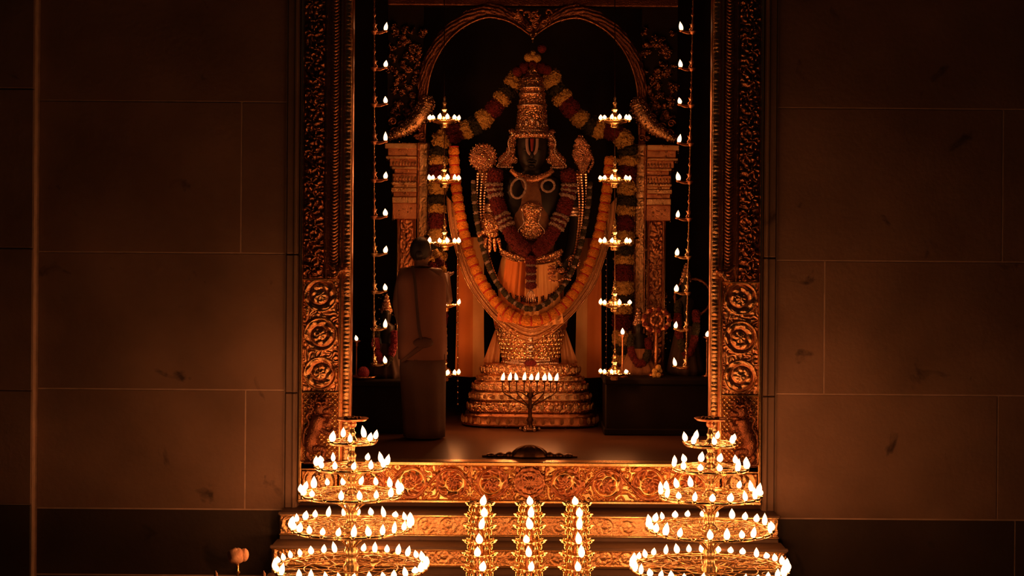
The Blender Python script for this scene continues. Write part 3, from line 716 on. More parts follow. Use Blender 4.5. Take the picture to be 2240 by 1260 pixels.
# discus on the left hand, conch on the right
mb = MB(); c = I(-107, 345, .06)
R90 = Matrix.Translation(c) @ Matrix.Rotation(PI/2, 4, 'X')
mb.lathe([(.118, -.012), (.126, 0), (.118, .014), (.100, .010), (.095, .020), (.075, .014), (.070, .026), (.046, .020), (.042, .034), (.018, .044), (.002, .048)], n=48, disp=lambda a, i, z: .006*math.cos(16*a), mtx=R90)
for k in range(24):
    a = 2*PI*k/24; mb.ball((c.x+.130*math.cos(a), c.y, c.z+.130*math.sin(a)), (.010, .008, .010), 6, 4)
obj('discus', mb, M['jewelfine'], idol)
mb = MB(); c = I(110, 342, .06)
mb.loft([(c.x+.01, c.y, c.z-.16, .012, .012, 2), (c.x+.005, c.y, c.z-.10, .05, .04, 2), (c.x, c.y, c.z-.03, .085, .06, 2), (c.x, c.y, c.z+.04, .095, .065, 2), (c.x-.005, c.y, c.z+.08, .07, .05, 2), (c.x-.01, c.y, c.z+.10, .082, .055, 2), (c.x-.012, c.y, c.z+.13, .05, .04, 2), (c.x-.015, c.y, c.z+.145, .06, .045, 2), (c.x-.02, c.y, c.z+.18, .028, .025, 2), (c.x-.02, c.y, c.z+.21, .008, .008, 2)], 28, disp=lambda a, i, z: .006*math.cos(a*6+i*1.5))
for k in range(10):
    t = k/9; mb.ball((c.x+.05+.05*math.sin(t*3), c.y-.05, c.z+.06-.2*t), .014, 7, 5)
obj('conch', mb, M['jewelfine'], idol)
for s_ in (-1, 1):   # gilt flames / stands and strings under them
    mb = MB(); mb.tube([I(s_*107, 374, .03), I(s_*106, 392, .03), I(s_*104, 430, .0)], [S(12, YI), S(9, YI), S(8, YI)], 12, disp=lambda a, i: .003*math.sin(a*4)); obj('attribute_stand', mb, M['jewel'], idol)
    mb = MB()
    for off in (-10, 0, 10):
        pts = resample(catmull([I(s_*(108+off), 380, .07), I(s_*(112+off*.8), 440, .08), I(s_*(108+off*.6), 500, .10), I(s_*(98+off*.5), 560, .13), I(s_*(78+off*.4), 612, .18), I(s_*(45), 646+off*.3, .22), I(0, 658+off*.5, .24)], 10), .026)
        for p in pts: mb.ball(p, .016, 6, 4)
    tag(obj('gold_bead_strings', mb, M['gem'], idol, False), kind='stuff')
# chest jewels: collar, bow breastplate
mb = MB()
mb.tube(catmull([I(-46, 372, .12), I(-30, 384, .16), I(0, 391, .18), I(30, 384, .16), I(46, 372, .12)], 8), [S(r, YI) for r in np.interp(np.linspace(0, 1, 33), [0, .5, 1], [5, 8, 5])], 10, .5); obj('collar', mb, M['goldred'], idol)
mb = MB(); mb.loft(isec([(0, 470, 14, .03, .20, 3), (0, 462, 24, .035, .20, 3), (0, 452, 24, .03, .20, 3), (0, 444, 12, .02, .19, 3)][::1]), 28)
mb.loft(isec([(0, 528, 14, .02, .16, 2.5), (0, 516, 24, .022, .165, 2.5), (0, 505, 26, .022, .17, 2.5), (0, 492, 16, .022, .175, 2.5), (0, 480, 13, .022, .18, 2.5), (0, 466, 18, .022, .18, 2.5), (0, 456, 20, .02, .18, 2.5)]), 32, disp=lambda a, i, z: .003*math.cos(a*14)); obj('breastplate', mb, M['jewel'], idol)
mb = MB()
for s_ in (-1, 1): mb.tube(catmull([I(s_*19, 452, .235), I(s_*19, 475, .235), I(s_*16, 488, .235), I(s_*29, 505, .225), I(s_*24, 516, .225), I(s_*14, 528, .22)], 6), .006, 6)
for k in range(8): mb.ball(I(-21+k*6, 458, .245), .010, 7, 5)
tag(obj('breastplate_edge', mb, M['silver'], idol), kind='stuff')
for (cx, cy, rx, rz, tl) in ((-29, 412, 16, 22, .25), (36, 406, 14, 13, -.3)):
    mb = MB(); pts = []
    for k in range(29):
        a = 2*PI*k/28; x = rx*math.cos(a); y = rz*math.sin(a); pts.append(I(cx+x*math.cos(tl)-y*math.sin(tl), cy+x*math.sin(tl)+y*math.cos(tl), .20))
    mb.tube(pts, S(2.6, YI), 8, disp=lambda a, i: .0015*math.sin(i*2.2)); obj('jasmine_loop', mb, M['whitefl'], idol)
# chest gilding / central robe strip
mb = MB(); mb.loft(isec([(0, 560, 48, .10, .08, 2.3), (0, 520, 50, .10, .07, 2.3), (0, 470, 40, .11, .075, 2.3), (0, 430, 34, .10, .075, 2.3), (0, 396, 30, .08, .075, 2.3), (0, 386, 18, .05, .075, 2)]), 32, disp=lambda a, i, z: .002*math.cos(a*20)); obj('chest_cloth', mb, M['chest'], idol)
# armlets and bangles
for s_, x, y in ((-1, -85, 456), (1, 90, 462)):
    mb = MB(); mb.torus(I(x, y, .04), S(16, YI), .02, 24, 8, 'Z', disp=lambda a: .15*math.cos(a*8)); mb.torus(I(x, y+7, .04), S(15, YI), .02, 24, 8, 'Z'); mb.torus(I(x, y-7, .04), S(15, YI), .016, 24, 8, 'Z'); obj('armlet', mb, M['silver'], idol)
# giving hand (five fingers down), fitted with gold
def hand_gold(base, dirv, side, L, up, name, m):
    d = Vector(dirv).normalized(); s_ = Vector(side).normalized(); u_ = Vector(up); V_ = []; E_ = []; R_ = []
    b = Vector(base); V_ += [b, b+d*L*.22, b+d*L*.45]; E_ += [(0, 1), (1, 2)]; R_ += [(L*.17, L*.13), (L*.24, L*.12), (L*.25, L*.10)]
    for k, (o, ln) in enumerate(((-.30, .44), (-.10, .52), (.10, .50), (.29, .40))):
        i0 = len(V_); st = b+d*L*.42+s_*L*o*.72
        for t, r in ((0, .075), (.4, .066), (.75, .058), (1.0, .042)): V_.append(st+d*L*ln*t+s_*L*o*.25*t+u_*L*(-.10*t*t)); R_.append(L*r)
        E_ += [(i0, i0+1), (i0+1, i0+2), (i0+2, i0+3)]
    i0 = len(V_); st = b+d*L*.15-s_*L*.2
    for t, r in ((0, .09), (.5, .075), (1, .05)): V_.append(st+(d*.6-s_*.75)*L*.42*t); R_.append(L*r)
    E_ += [(i0, i0+1), (i0+1, i0+2)]
    return skin_mesh(name, V_, E_, R_, m, 2)
o = link('giving_hand', hand_gold(I(-86, 494, .16)-idol.location, (.02, -.1, -1), (1, 0, 0), .27, (0, -1, 0), 'giving_hand', M['jewel']), idol)
mb = MB(); mb.loft([(I(-86, 0).x, YI-.14, zc(505), S(17, YI), .06, 2), (I(-86, 0).x, YI-.14, zc(492), S(22, YI), .075, 2), (I(-86, 0).x, YI-.12, zc(478), S(20, YI), .07, 2), (I(-86, 0).x, YI-.10, zc(468), S(14, YI), .055, 2)], 24, disp=lambda a, i, z: .006*math.cos(a*8)); obj('wrist_guard', mb, M['jewel'], idol)
o = link('resting_hand', hand_gold(I(74, 590, .20)-idol.location, (-1, -.15, -.12), (0, 0, -1), .20, (0, -1, 0), 'resting_hand', M['jewelfine']), idol)
mb = MB()
for k in range(4): mb.torus(I(78+k*5, 586-k*5, .15), S(13, YI), .010, 20, 6, 'Y')
for k in range(7): mb.ball(I(42+k*7, 612+3*math.sin(k), .26), (.02, .014, .010), 8, 6)
tag(obj('hip_ornament', mb, M['jewelfine'], idol), kind='stuff')
mb = MB(); mb.tube(catmull([I(-68, 548, .15), I(-40, 560, .21), I(0, 566, .23), I(40, 560, .21), I(68, 548, .15)], 8), S(5, YI), 8, .5); mb.tube(catmull([I(-66, 556, .15), I(-40, 569, .2), I(0, 574, .22), I(40, 569, .2), I(66, 556, .15)], 8), S(2.6, YI), 8); obj('waist_belt', mb, M['jewel'], idol)
# silk lower garment: pleated
def silk(cols, name, m, x0, x1, y0, y1, amp=.02, d=.17):
    mb = MB(); nu, nv = 60, 24; vs = []
    for j in range(nv):
        t = j/(nv-1); y = y0+(y1-y0)*t
        for i in range(nu):
            s_ = i/(nu-1); x = (x0+(x1-x0)*s_)*(.74+.26*t); dd = d+.07*math.cos((s_-.5)*PI*.9)+amp*math.sin(s_*cols*2*PI+t*1.5)*(.3+.7*t); vs.append(I(x, y+7*math.cos((s_-.5)*PI), dd))
    fs = [(j*nu+i, j*nu+i+1, (j+1)*nu+i+1, (j+1)*nu+i) for j in range(nv-1) for i in range(nu-1)]
    o_ = len(vs); vs += [v_+Vector((0, .012, 0)) for v_ in vs]; fs += [tuple(k+o_ for k in f) for f in fs]
    mb.add(vs, fs); return obj(name, mb, m, idol)
mb = MB(); mb.loft(isec([(0, 700, 66, .165, .01, 2.2), (0, 640, 71, .18, .01, 2.2), (0, 600, 72, .18, .01, 2.2), (0, 572, 66, .172, .01, 2.2), (0, 560, 62, .165, .01, 2.2)]), 64, disp=lambda a, i, z: .004*math.cos(a*22)); obj('silk_underskirt', mb, M['ochre'], idol)
silk(5, 'silk_wrap', M['orange'], -74, 0, 566, 700, .014)
silk(6, 'silk_pleats', M['ochre'], -34, 72, 572, 706, .018, .172)
# lower legs wrapped in gold scale cloth, flaring hem
mb = MB(); mb.loft(isec([(0, 796, 60, .17, .02, 2.4), (0, 786, 62, .18, .02, 2.4), (0, 770, 58, .17, .02, 2.3), (0, 745, 66, .18, .02, 2.3), (0, 715, 78, .20, .02, 2.2), (0, 690, 82, .20, .02, 2.2), (0, 660, 70, .17, .0, 2.2)]), 64, disp=lambda a, i, z: .004*math.cos(a*24+i)); lw = obj('gold_leg_wrap', mb, M['jewel'], idol)
mb = MB()
for r_ in range(8):
    y = 712+r_*9.5; hw = 76-2.1*r_
    for k in range(17):
        a = -PI*(k+.5*(r_ % 2))/16
        mb.ball((S(hw, YI)*math.cos(a), YI-.02+.20*math.sin(a)*(1-r_*.015), zc(y)), (.018, .012, .018), 7, 5)
tag(obj('gold_scale_studs', mb, M['gold'], lw), kind='stuff')
mb = MB()
for y, hw in ((768, 20), (778, 15), (790, 44), (796, 52)):
    mb.tube(catmull([I(-hw, y-2, .16), I(0, y, .225), I(hw, y-2, .16)], 8), .012, 8)
for k in range(12): mb.ball(I(-58+k*4, 792, .19), .010, 6, 5); mb.ball(I(16+k*4, 794, .19), .010, 6, 5)
mb.ball(I(0, 757, .22), (.04, .02, .03), 10, 8); mb.ball(I(0, 740, .23), (.025, .02, .04), 10, 8)
tag(obj('hem_beads', mb, M['silver'], lw), kind='stuff')
mb = MB(); mb.ball(I(0, 794, .22), (S(14, YI), .03, S(7, YI)), 12, 8, disp=lambda a, t: .1*math.sin(a*9)); obj('red_flower_at_feet', mb, M['redfl'], idol)
for s_ in (-1, 1):   # dull cloth ends flaring beside the legs
    mb = MB(); vs = []
    for j in range(14):
        t = j/13
        for i in range(12):
            q = i/11; vs.append(I(s_*(62+10*q+(26*q)*t+6*t), 706+88*t, -.02+.02*math.sin(q*12+t*2)))
    fs = [(j*12+i, j*12+i+1, (j+1)*12+i+1, (j+1)*12+i) for j in range(13) for i in range(11)]
    o_ = len(vs); vs += [v_+Vector((0, .01, 0)) for v_ in vs]; fs += [tuple(k+o_ for k in f) for f in fs]; mb.add(vs, fs); obj('cloth_end', mb, M['gauze'], idol)

# ================================================================== GARLANDS
def bumpy(seg, r, m, parent, name, seed, lobes=7, amp=.16, n=16):
    rr = random.Random(seed); ph = [rr.uniform(0, 6.28) for _ in range(6)]; N = len(seg)
    mb = MB(); mb.tube(seg, [r*(.84+.2*math.sin(PI*i/(N-1))) for i in range(N)], n, disp=lambda a, i: r*amp*(math.sin(a*lobes+i*1.7+ph[0])*.5+math.sin(a*3+i*2.9+ph[1])*.5)); o = obj(name, mb, m, parent); studs(o, 130, r*.22, m, 'petals', seed, .5, 1.6, lift=.1); return o
def garland(name, label, pts, r, cyc, parent_loc, seg=.10, ns=6, seed=1, group=None, cat='garland', lobes=7):
    t = thing(name, label, cat, parent_loc, group); P = catmull(pts, 14); P = resample(P, seg/ns)
    i = 0; k = 0
    while i+2 < len(P):
        nm, m, f_ = cyc[k % len(cyc)]; st = max(2, int(ns*f_)); s_ = P[i:i+st+1]
        if len(s_) > 2: bumpy(s_, r*random.uniform(.92, 1.08), M[m], t, nm, seed*97+k, lobes)
        i += st; k += 1
    return t
YG = 14.78
G = lambda x, y, Y=YG: W(x, y, Y)
cyc = [('yellow_flower_band', 'yelfl', 1.0), ('green_leaf_band', 'greenfl', .75), ('yellow_flower_band', 'yelfl', .7), ('red_flower_band', 'redfl', 1.25)]
garland('flower_garland', 'thick red, yellow and green flower garland arching from crown top down the left side', [G(1132, 166), G(1118, 188), G(1098, 216), G(1070, 250), G(1036, 276), G(1000, 290), G(972, 300), G(960, 330), G(958, 400), G(957, 500), G(957, 600), G(957, 800)], S(19, YG), cyc, G(1132, 166), S(30, YG), 6, 3)
garland('flower_garland', 'thick red, yellow and green flower garland arching from crown top down the right side', [G(1198, 160), G(1212, 186), G(1236, 222), G(1268, 258), G(1304, 280), G(1340, 288), G(1362, 302), G(1374, 340), G(1370, 420), G(1366, 520), G(1363, 640), G(1360, 822)], S(20, YG), cyc, G(1198, 160), S(31, YG), 6, 5)
t = thing('flower_tuft', 'dim orange and red flower bunch tied above the crown', 'flowers', I(0, 140, -.05))
for (nm, m, x, y, r) in (('yellow_flower_band', 'yelfl', -8, 126, 11), ('yellow_flower_band', 'yelfl', 8, 128, 11), ('yellow_flower_band', 'yelfl', 0, 118, 8), ('red_flower_band', 'redfl', -18, 148, 13), ('red_flower_band', 'redfl', 18, 148, 13), ('red_flower_band', 'redfl', -32, 156, 12), ('red_flower_band', 'redfl', 30, 152, 12), ('red_flower_band', 'redfl', 20, 106, 10), ('red_flower_band', 'redfl', 0, 144, 12)):
    mb = MB(); mb.ball(I(x, y, -.05), S(r, YI), 14, 10, disp=lambda a, t_: .16*math.sin(a*6)*math.sin(t_*7)); obj(nm, mb, M[m], t)
# marigold U garland with red thread bands
mg = thing('marigold_garland', 'long U-shaped orange marigold garland with thin red bands across the idol', 'garland', I(0, 702, .3))
up = [(-171, 322), (-170, 360), (-164, 420), (-152, 490), (-134, 556), (-108, 616), (-74, 664), (-38, 692), (0, 702)]
full = up+[(-x, y) for x, y in up[::-1][1:]]
P = resample(catmull([I(x, y, .10+.24*(1-abs(x)/172)) for x, y in full], 14), S(3.4, YI)); per = 6
for k in range(0, len(P)-per, per):
    s_ = P[k:k+per+1]; r = S(11.5, YI); mb = MB(); mb.tube(s_, [r*(.80+.2*math.sin(PI*i/per)) for i in range(per+1)], 14, disp=lambda a, i: r*.07*math.sin(a*7+i*2)); obj('marigold_cluster', mb, M['marigold'], mg)
    mb = MB(); mb.tube([P[k]-(P[k+1]-P[k])*.35, P[k]+(P[k+1]-P[k])*.35], r*.96, 14); obj('red_thread_band', mb, M['redband'], mg)
# green and white bead-like garland just inside
gw = thing('tulsi_garland', 'dark green and white leaf garland hanging inside the marigold one', 'garland', I(0, 676, .3))
up = [(-128, 400), (-124, 450), (-114, 510), (-99, 566), (-76, 616), (-48, 652), (-22, 670), (0, 676)]
full = up+[(-x, y) for x, y in up[::-1][1:]]
P = resample(catmull([I(x, y, .12+.22*(1-abs(x)/130)) for x, y in full], 14), S(7.4, YI))
for k, p in enumerate(P):
    mb = MB(); r = S(6.2 if k % 3 else 5.0, YI); mb.ball(p, (r, r*.8, r), 10, 7, disp=lambda a, t_: .15*math.sin(a*5+k)); obj('leaf_cluster' if k % 3 else 'white_flower', mb, M['greenfl' if k % 3 else 'whitefl'], gw)
# outer gauze swag with cords
sw = thing('gauze_swag', 'brown gold gauze cloth swagged in a deep U under the garlands', 'cloth', I(0, 745, .2))
up0 = [(-186, 430), (-178, 500), (-162, 560), (-140, 620), (-104, 672), (-66, 712), (-30, 738), (0, 748)]
up1 = [(-150, 470), (-146, 520), (-130, 575), (-110, 620), (-82, 662), (-52, 690), (-24, 706), (0, 712)]
A = catmull([I(x, y, .02+.2*(1-abs(x)/190)) for x, y in up0+[(-x, y) for x, y in up0[::-1][1:]]], 8); B = catmull([I(x, y, .04+.24*(1-abs(x)/190)) for x, y in up1+[(-x, y) for x, y in up1[::-1][1:]]], 8)
mb = MB(); vs = []; nr = 15
for a, b in zip(A, B):
    for j in range(nr): q = j/(nr-1); vs.append(a.lerp(b, q)+Vector((0, .014*math.sin(j*2.6), 0)))
fs = [(i*nr+j, (i+1)*nr+j, (i+1)*nr+j+1, i*nr+j+1) for i in range(len(A)-1) for j in range(nr-1)]
o_ = len(vs); vs += [v_+Vector((0, .01, 0)) for v_ in vs]; fs += [tuple(k+o_ for k in f) for f in fs]; mb.add(vs, fs); obj('gauze_sheet', mb, M['gauze'], sw)
for q in (.0, .3, .55, .8):
    mb = MB(); mb.tube([a.lerp(b, q)+Vector((0, -.015, 0)) for a, b in zip(A, B)], .006, 6); obj('gold_cord', mb, M['goldrel'], sw)
# red and white chest garland
cg = thing('chest_garland', 'dark red chest garland with white flower rings worn by the idol', 'garland', I(0, 560, .3))
sh = [(-76, 372), (-82, 395), (-80, 425), (-70, 460), (-58, 488), (-42, 516), (-22, 540), (0, 552)]
for s_ in (-1, 1):
    P = resample(catmull([I(s_*x, y, .12+.16*(1-abs(x)/84)) for x, y in sh], 12), S(3, YI)); n = len(P); i = 0; k = 0
    for st, c_ in ((10, 'r'), (2, 'w'), (2, 'r'), (2, 'w'), (2, 'r'), (2, 'w'), (14, 'r'), (2, 'w'), (2, 'r'), (2, 'w'), (2, 'r'), (2, 'w'), (40, 'r')):
        g_ = P[i:i+st+1]; i += st; k += 1
        if len(g_) > 1: bumpy(g_ if len(g_) > 2 else g_+[g_[-1]], S(15.5 if c_ == 'r' else 17, YI), M['redfl' if c_ == 'r' else 'whitefl'], cg, 'red_rose_band' if c_ == 'r' else 'white_flower_ring', k+40, 7, .12)
y = 560
for st, c_ in ((18, 'r'), (5, 'w'), (14, 'r'), (5, 'w'), (10, 'r'), (5, 'w'), (14, 'r')):
    bumpy([I(0, y+st*q/4, .30) for q in range(5)], S(11 if c_ == 'r' else 9.5, YI), M['redfl' if c_ == 'r' else 'whitefl'], cg, 'red_rose_band' if c_ == 'r' else 'white_flower_ring', y, 6, .12); y += st
mb = MB()
for q in range(5): mb.tube(catmull([I(0, y, .3), I((q-2)*4, y+14, .31), I((q-2)*5, y+30, .30)], 4), .005, 6)
tag(obj('tassel', mb, M['silver'], cg), kind='stuff')

# silk curtains at the sides of the idol
for sg, lab in ((-1, 'orange silk drape hanging left of the idol, between its legs and the bead string'), (1, 'orange silk drape hanging right of the idol, beside the bead string')):
    x0, x1 = (-162, -103) if sg < 0 else (100, 154)
    t = thing('silk_drape', lab, 'drape', Q((x0+x1)/2, 828, 14.9))
    for nm, m, a, b in (('orange_panel', 'orange', 0.0 if sg < 0 else .42, .62 if sg < 0 else 1.0), ('ochre_border', 'ochre', .60 if sg < 0 else 0, 1.0 if sg < 0 else .44)):
        mb = MB(); nu, nv = 26, 30; vs = []
        for j in range(nv):
            tt = j/(nv-1); y = 520+306*tt
            for i in range(nu):
                q = a+(b-a)*i/(nu-1); fl_ = 1+.10*tt**3; xm = (x0+x1)/2; x = xm+(x0+(x1-x0)*q-xm)*fl_
                vs.append(Q(x, y-4*abs(q-.5)*tt, 14.9-.006*math.sin(q*13+tt*1.5)-(.004 if m == 'ochre' else 0)))
        fs = [(j*nu+i, j*nu+i+1, (j+1)*nu+i+1, (j+1)*nu+i) for j in range(nv-1) for i in range(nu-1)]
        o_ = len(vs); vs += [v_+Vector((0, .012, 0)) for v_ in vs]; fs += [tuple(k+o_ for k in f) for f in fs]; mb.add(vs, fs); obj(nm, mb, M[m], t)
    mb = MB(); p0 = Q(sg*92, 519, 14.92); p1 = Q(sg*234, 519, 14.92); mb.tube([p0, p1], .012, 8); obj('hanging_rod', mb, M['bronze'], t)

# vertical bead strings
for px, lab in ((1001, 'string of small silver beads hanging left of the idol beside the orange drape'), (1326, 'string of small silver beads hanging right of the idol beside the orange drape')):
    y0, y1 = 540, 884
    t = thing('bead_string', lab, 'bead string', G(px, y0, 14.5)); mb = MB()
    mb.tube([G(px+2, y0-140, 14.5), G(px, y1, 14.5)], .0035, 5); obj('cord', mb, M['bronze'], t)
    mb = MB()
    for k in range(28):
        y = y0+(y1-y0)*k/27; r = .0105 if k % 2 else .007; mb.ball(G(px, y, 14.5), r, 7, 5)
    tag(obj('beads', mb, M['silver'], t), kind='stuff')

# ================================================================== HANGING LAMPS
def hang_tiers(px, ys, label, Y, flames):
    t = thing('hanging_tier_lamp', label, 'oil lamp', W(px, ys[0]-70, Y))
    u = S(1, Y)
    mb = MB(); mb.tube([W(px, ys[0]-340, Y), W(px, ys[-1], Y)], u*1.1, 6); obj('rod', mb, M['bronze'], t)
    for n, y in enumerate(ys):
        c = W(px, y, Y)
        tr = MB(); tr.lathe([(u*8, -u*12), (u*10, -u*9), (u*9, -u*5), (u*22, u*0), (u*32, u*4), (u*32, u*6), (u*20, u*4), (u*12, u*6), (u*16, u*9), (u*11, u*15), (u*6, u*18), (u*4, u*24), (u*7, u*27), (u*7, u*29), (u*3.5, u*32), (u*3, u*38), (u*5.5, u*42), (u*3, u*46), (u*2, u*50), (u*3.4, u*53), (u*.5, u*58)], (c.x, c.y, c.z-u*2), 20, disp=lambda a, i, z: u*.5*math.cos(8*a) if 3 < i < 14 else 0)
        nf = 12
        for k in range(nf):
            a = 2*PI*(k+.5)/nf; tr.ball((c.x+u*33*math.cos(a), c.y+u*33*math.sin(a), c.z+u*1.5), (u*4, u*4, u*2.6), 8, 5)
        tray = obj('lamp_tray', tr, M['gold'], t)
        for k in range(nf):
            a = 2*PI*(k+.5)/nf
            if not flames[n] or (k % 12) not in flames[n]: continue
            flame(tray, (c.x+u*33*math.cos(a), c.y+u*33*math.sin(a), c.z+u*6), u*8.5, u*8.5)
        if flames[n]:
            for a in (-.7, -1.57, -2.4): flame_light(t, (c.x+u*37*math.cos(a), c.y+u*37*math.sin(a), c.z+u*9), PW['tier']/3, .012)
    return t
fr = {6, 7, 8, 9, 10, 11}
hang_tiers(972, [266, 397, 534, 668, 820], 'hanging gold lamp of stacked trays with white flames, left of the idol beside the priest', 14.2, [fr, {6, 7, 8, 9, 10, 11}, {6, 8, 9, 10, 11}, {6, 11}, {7, 9, 10, 11}])
hang_tiers(1345, [266, 397, 534, 668, 818], 'hanging gold lamp of stacked trays with white flames, right of the idol', 13.58, [fr, {6, 7, 8, 10, 11}, {6, 7, 8, 10, 11}, {6, 7, 9, 11}, {6, 7, 8, 10}])

def chain_lamp(x0, x1, sg, Y, label, fy):
    t = thing('hanging_chain_lamp', label, 'oil lamp', W(x0, -60, Y)); u = S(1, Y)
    X = lambda y: x0+(x1-x0)*(y-50)/750.0
    mb = MB()
    yy = -330
    pts = [W(X(y), y, Y) for y in (-330, fy[-1]+8)]; mb.tube(pts, u*.8, 5)
    y = -320
    while y < fy[-1]:
        p = W(X(y), y, Y); mb.torus(p, u*2.2, u*.7, 8, 4, 'Y' if int(y/7) % 2 else 'Y', .6, 1.3); y += 7
    tag(obj('chain', mb, M['goldrel'], t), kind='stuff')
    for k, y in enumerate(fy):
        c = W(X(y), y+8, Y); lp = MB()
        lp.lathe([(u*2, -u*6), (u*5, -u*4), (u*7, -u*1), (u*8, u*1), (u*8.5, u*2), (u*3, u*2.5), (u*2.2, u*8), (u*3.6, u*12), (u*4, u*16), (u*2, u*20), (u*2.6, u*24), (u*1, u*27), (u*1.2, u*33), (u*3.4, u*36), (u*3.4, u*39), (u*1.2, u*42), (u*1, u*48), (u*2.6, u*51), (u*.8, u*54)], c, 12)
        d = sg*u*25
        lp.tube(catmull([c+Vector((0, 0, -u*1)), c+Vector((d*.5, -u*3, -u*2)), c+Vector((d*.92, -u*4, u*1))], 5), [u*v_ for v_ in np.linspace(4.2, 2.6, 11)], 8, .6)
        lp.ball(c+Vector((d, -u*4, u*1.5)), (u*5.5, u*5.5, u*3), 10, 6)
        lp.tube(catmull([c+Vector((d*.25, 0, u*4)), c+Vector((d*.10, 0, u*10)), c+Vector((d*.22, 0, u*18))], 4), [u*2.2]*5+[u*1.2]*4, 6)
        l_ = obj('lamp_bowl', lp, M['goldred'] if y < 500 else M['goldrel'], t)
        p = c+Vector((d, -u*4, u*7)); flame(l_, p, u*14, u*9.5); flame_light(t, p+Vector((0, -u*3, u*6)), PW['chain'], .01)
    return t
chain_lamp(819, 818, 1, 13.2, 'chain of ten single-flame lamps hanging by the left edge of the opening', [62, 142, 221, 303, 386, 467, 548, 630, 711, 789])
chain_lamp(1515, 1501, -1, 13.2, 'chain of ten single-flame lamps hanging by the right edge of the opening', [62, 143, 223, 307, 390, 471, 554, 633, 713, 795])

# small single lamps
def small_lamp(px, py, Y, label, zt):
    p = W(px, py, Y); u = S(1, Y); t = thing('small_oil_lamp', label, 'oil lamp', (p.x, p.y, zt))
    mb = MB(); h = p.z-zt; mb.lathe([(u*12, 0), (u*12, u*2), (u*4, u*5), (u*2, u*10), (u*2, h-u*16), (u*4, h-u*13), (u*2, h-u*10), (u*9, h-u*5), (u*9, h-u*3), (u*2, h-u*5)], (p.x, p.y, zt), 12); b_ = obj('stand', mb, M['goldred'], t)
    flame(b_, p, u*11, u*8); flame_light(t, p+Vector((0, -.02, .02)), PW['small'], .01)
small_lamp(780, 742, 14.0, 'single flame on a thin stand against the left edge of the opening', Q(0, 835, YB).z)
small_lamp(1547, 733, 14.0, 'single flame on a thin stand against the right edge of the opening', Q(0, 826, YB).z)
small_lamp(1362, 728, 13.86, 'single flame on a thin stand in front of the right-hand flower garland', Q(0, 826, YB).z)

# many-armed lamp stand in front of the pedestal
t = thing('branched_lamp_stand', 'dark branched lamp stand with a row of flames before the pedestal', 'lamp stand', (0, 14.12, ZS))
Yc = 14.05
mb = MB(); zc2 = lambda y: Q(0, y, Yc).z
mb.lathe([(.07, 0), (.075, .015), (.05, .03), (.03, .04), (.022, .08), (.035, .10), (.018, .13), (.018, .2), (.032, .22), (.018, .24), (.016, .30), (.034, .33), (.014, .36), (.014, zc2(834)-ZS)], (0, Yc, ZS), 16); obj('stem', mb, M['bronze'], t)
mb = MB()
for k in range(6): a = 2*PI*k/6; mb.ball((.085*math.cos(a), Yc+.085*math.sin(a), ZS+.018), (.016, .016, .018), 8, 6)
tag(obj('foot_knobs', mb, M['silver'], t), kind='stuff')
xs = [1101, 1116, 1131, 1148, 1163, 1176, 1192, 1205, 1218]
for k, x in enumerate(xs):
    dx = x-1161
    e = Q(dx, 834+abs(dx)*.02, Yc); arm = MB(); ph = 872 if k % 2 else 890
    if abs(dx) > 4:
        arm.tube(catmull([Q(0, ph, Yc), Q(dx*.55, ph-16, Yc-.02), Q(dx*.97, 858, Yc-.02), e], 6), .006, 7)
    else: arm.tube([Q(0, 850, Yc), e], .010, 7)
    arm.lathe([(.004, -.01), (.018, 0), (.022, .012), (.018, .014)], e, 10)
    o = obj('lamp_arm', arm, M['bronze'], t)
    flame(o, e+Vector((0, 0, .022)), .062, .036); flame_light(t, e+Vector((0, -.01, .06)), PW['row']/9, .012)

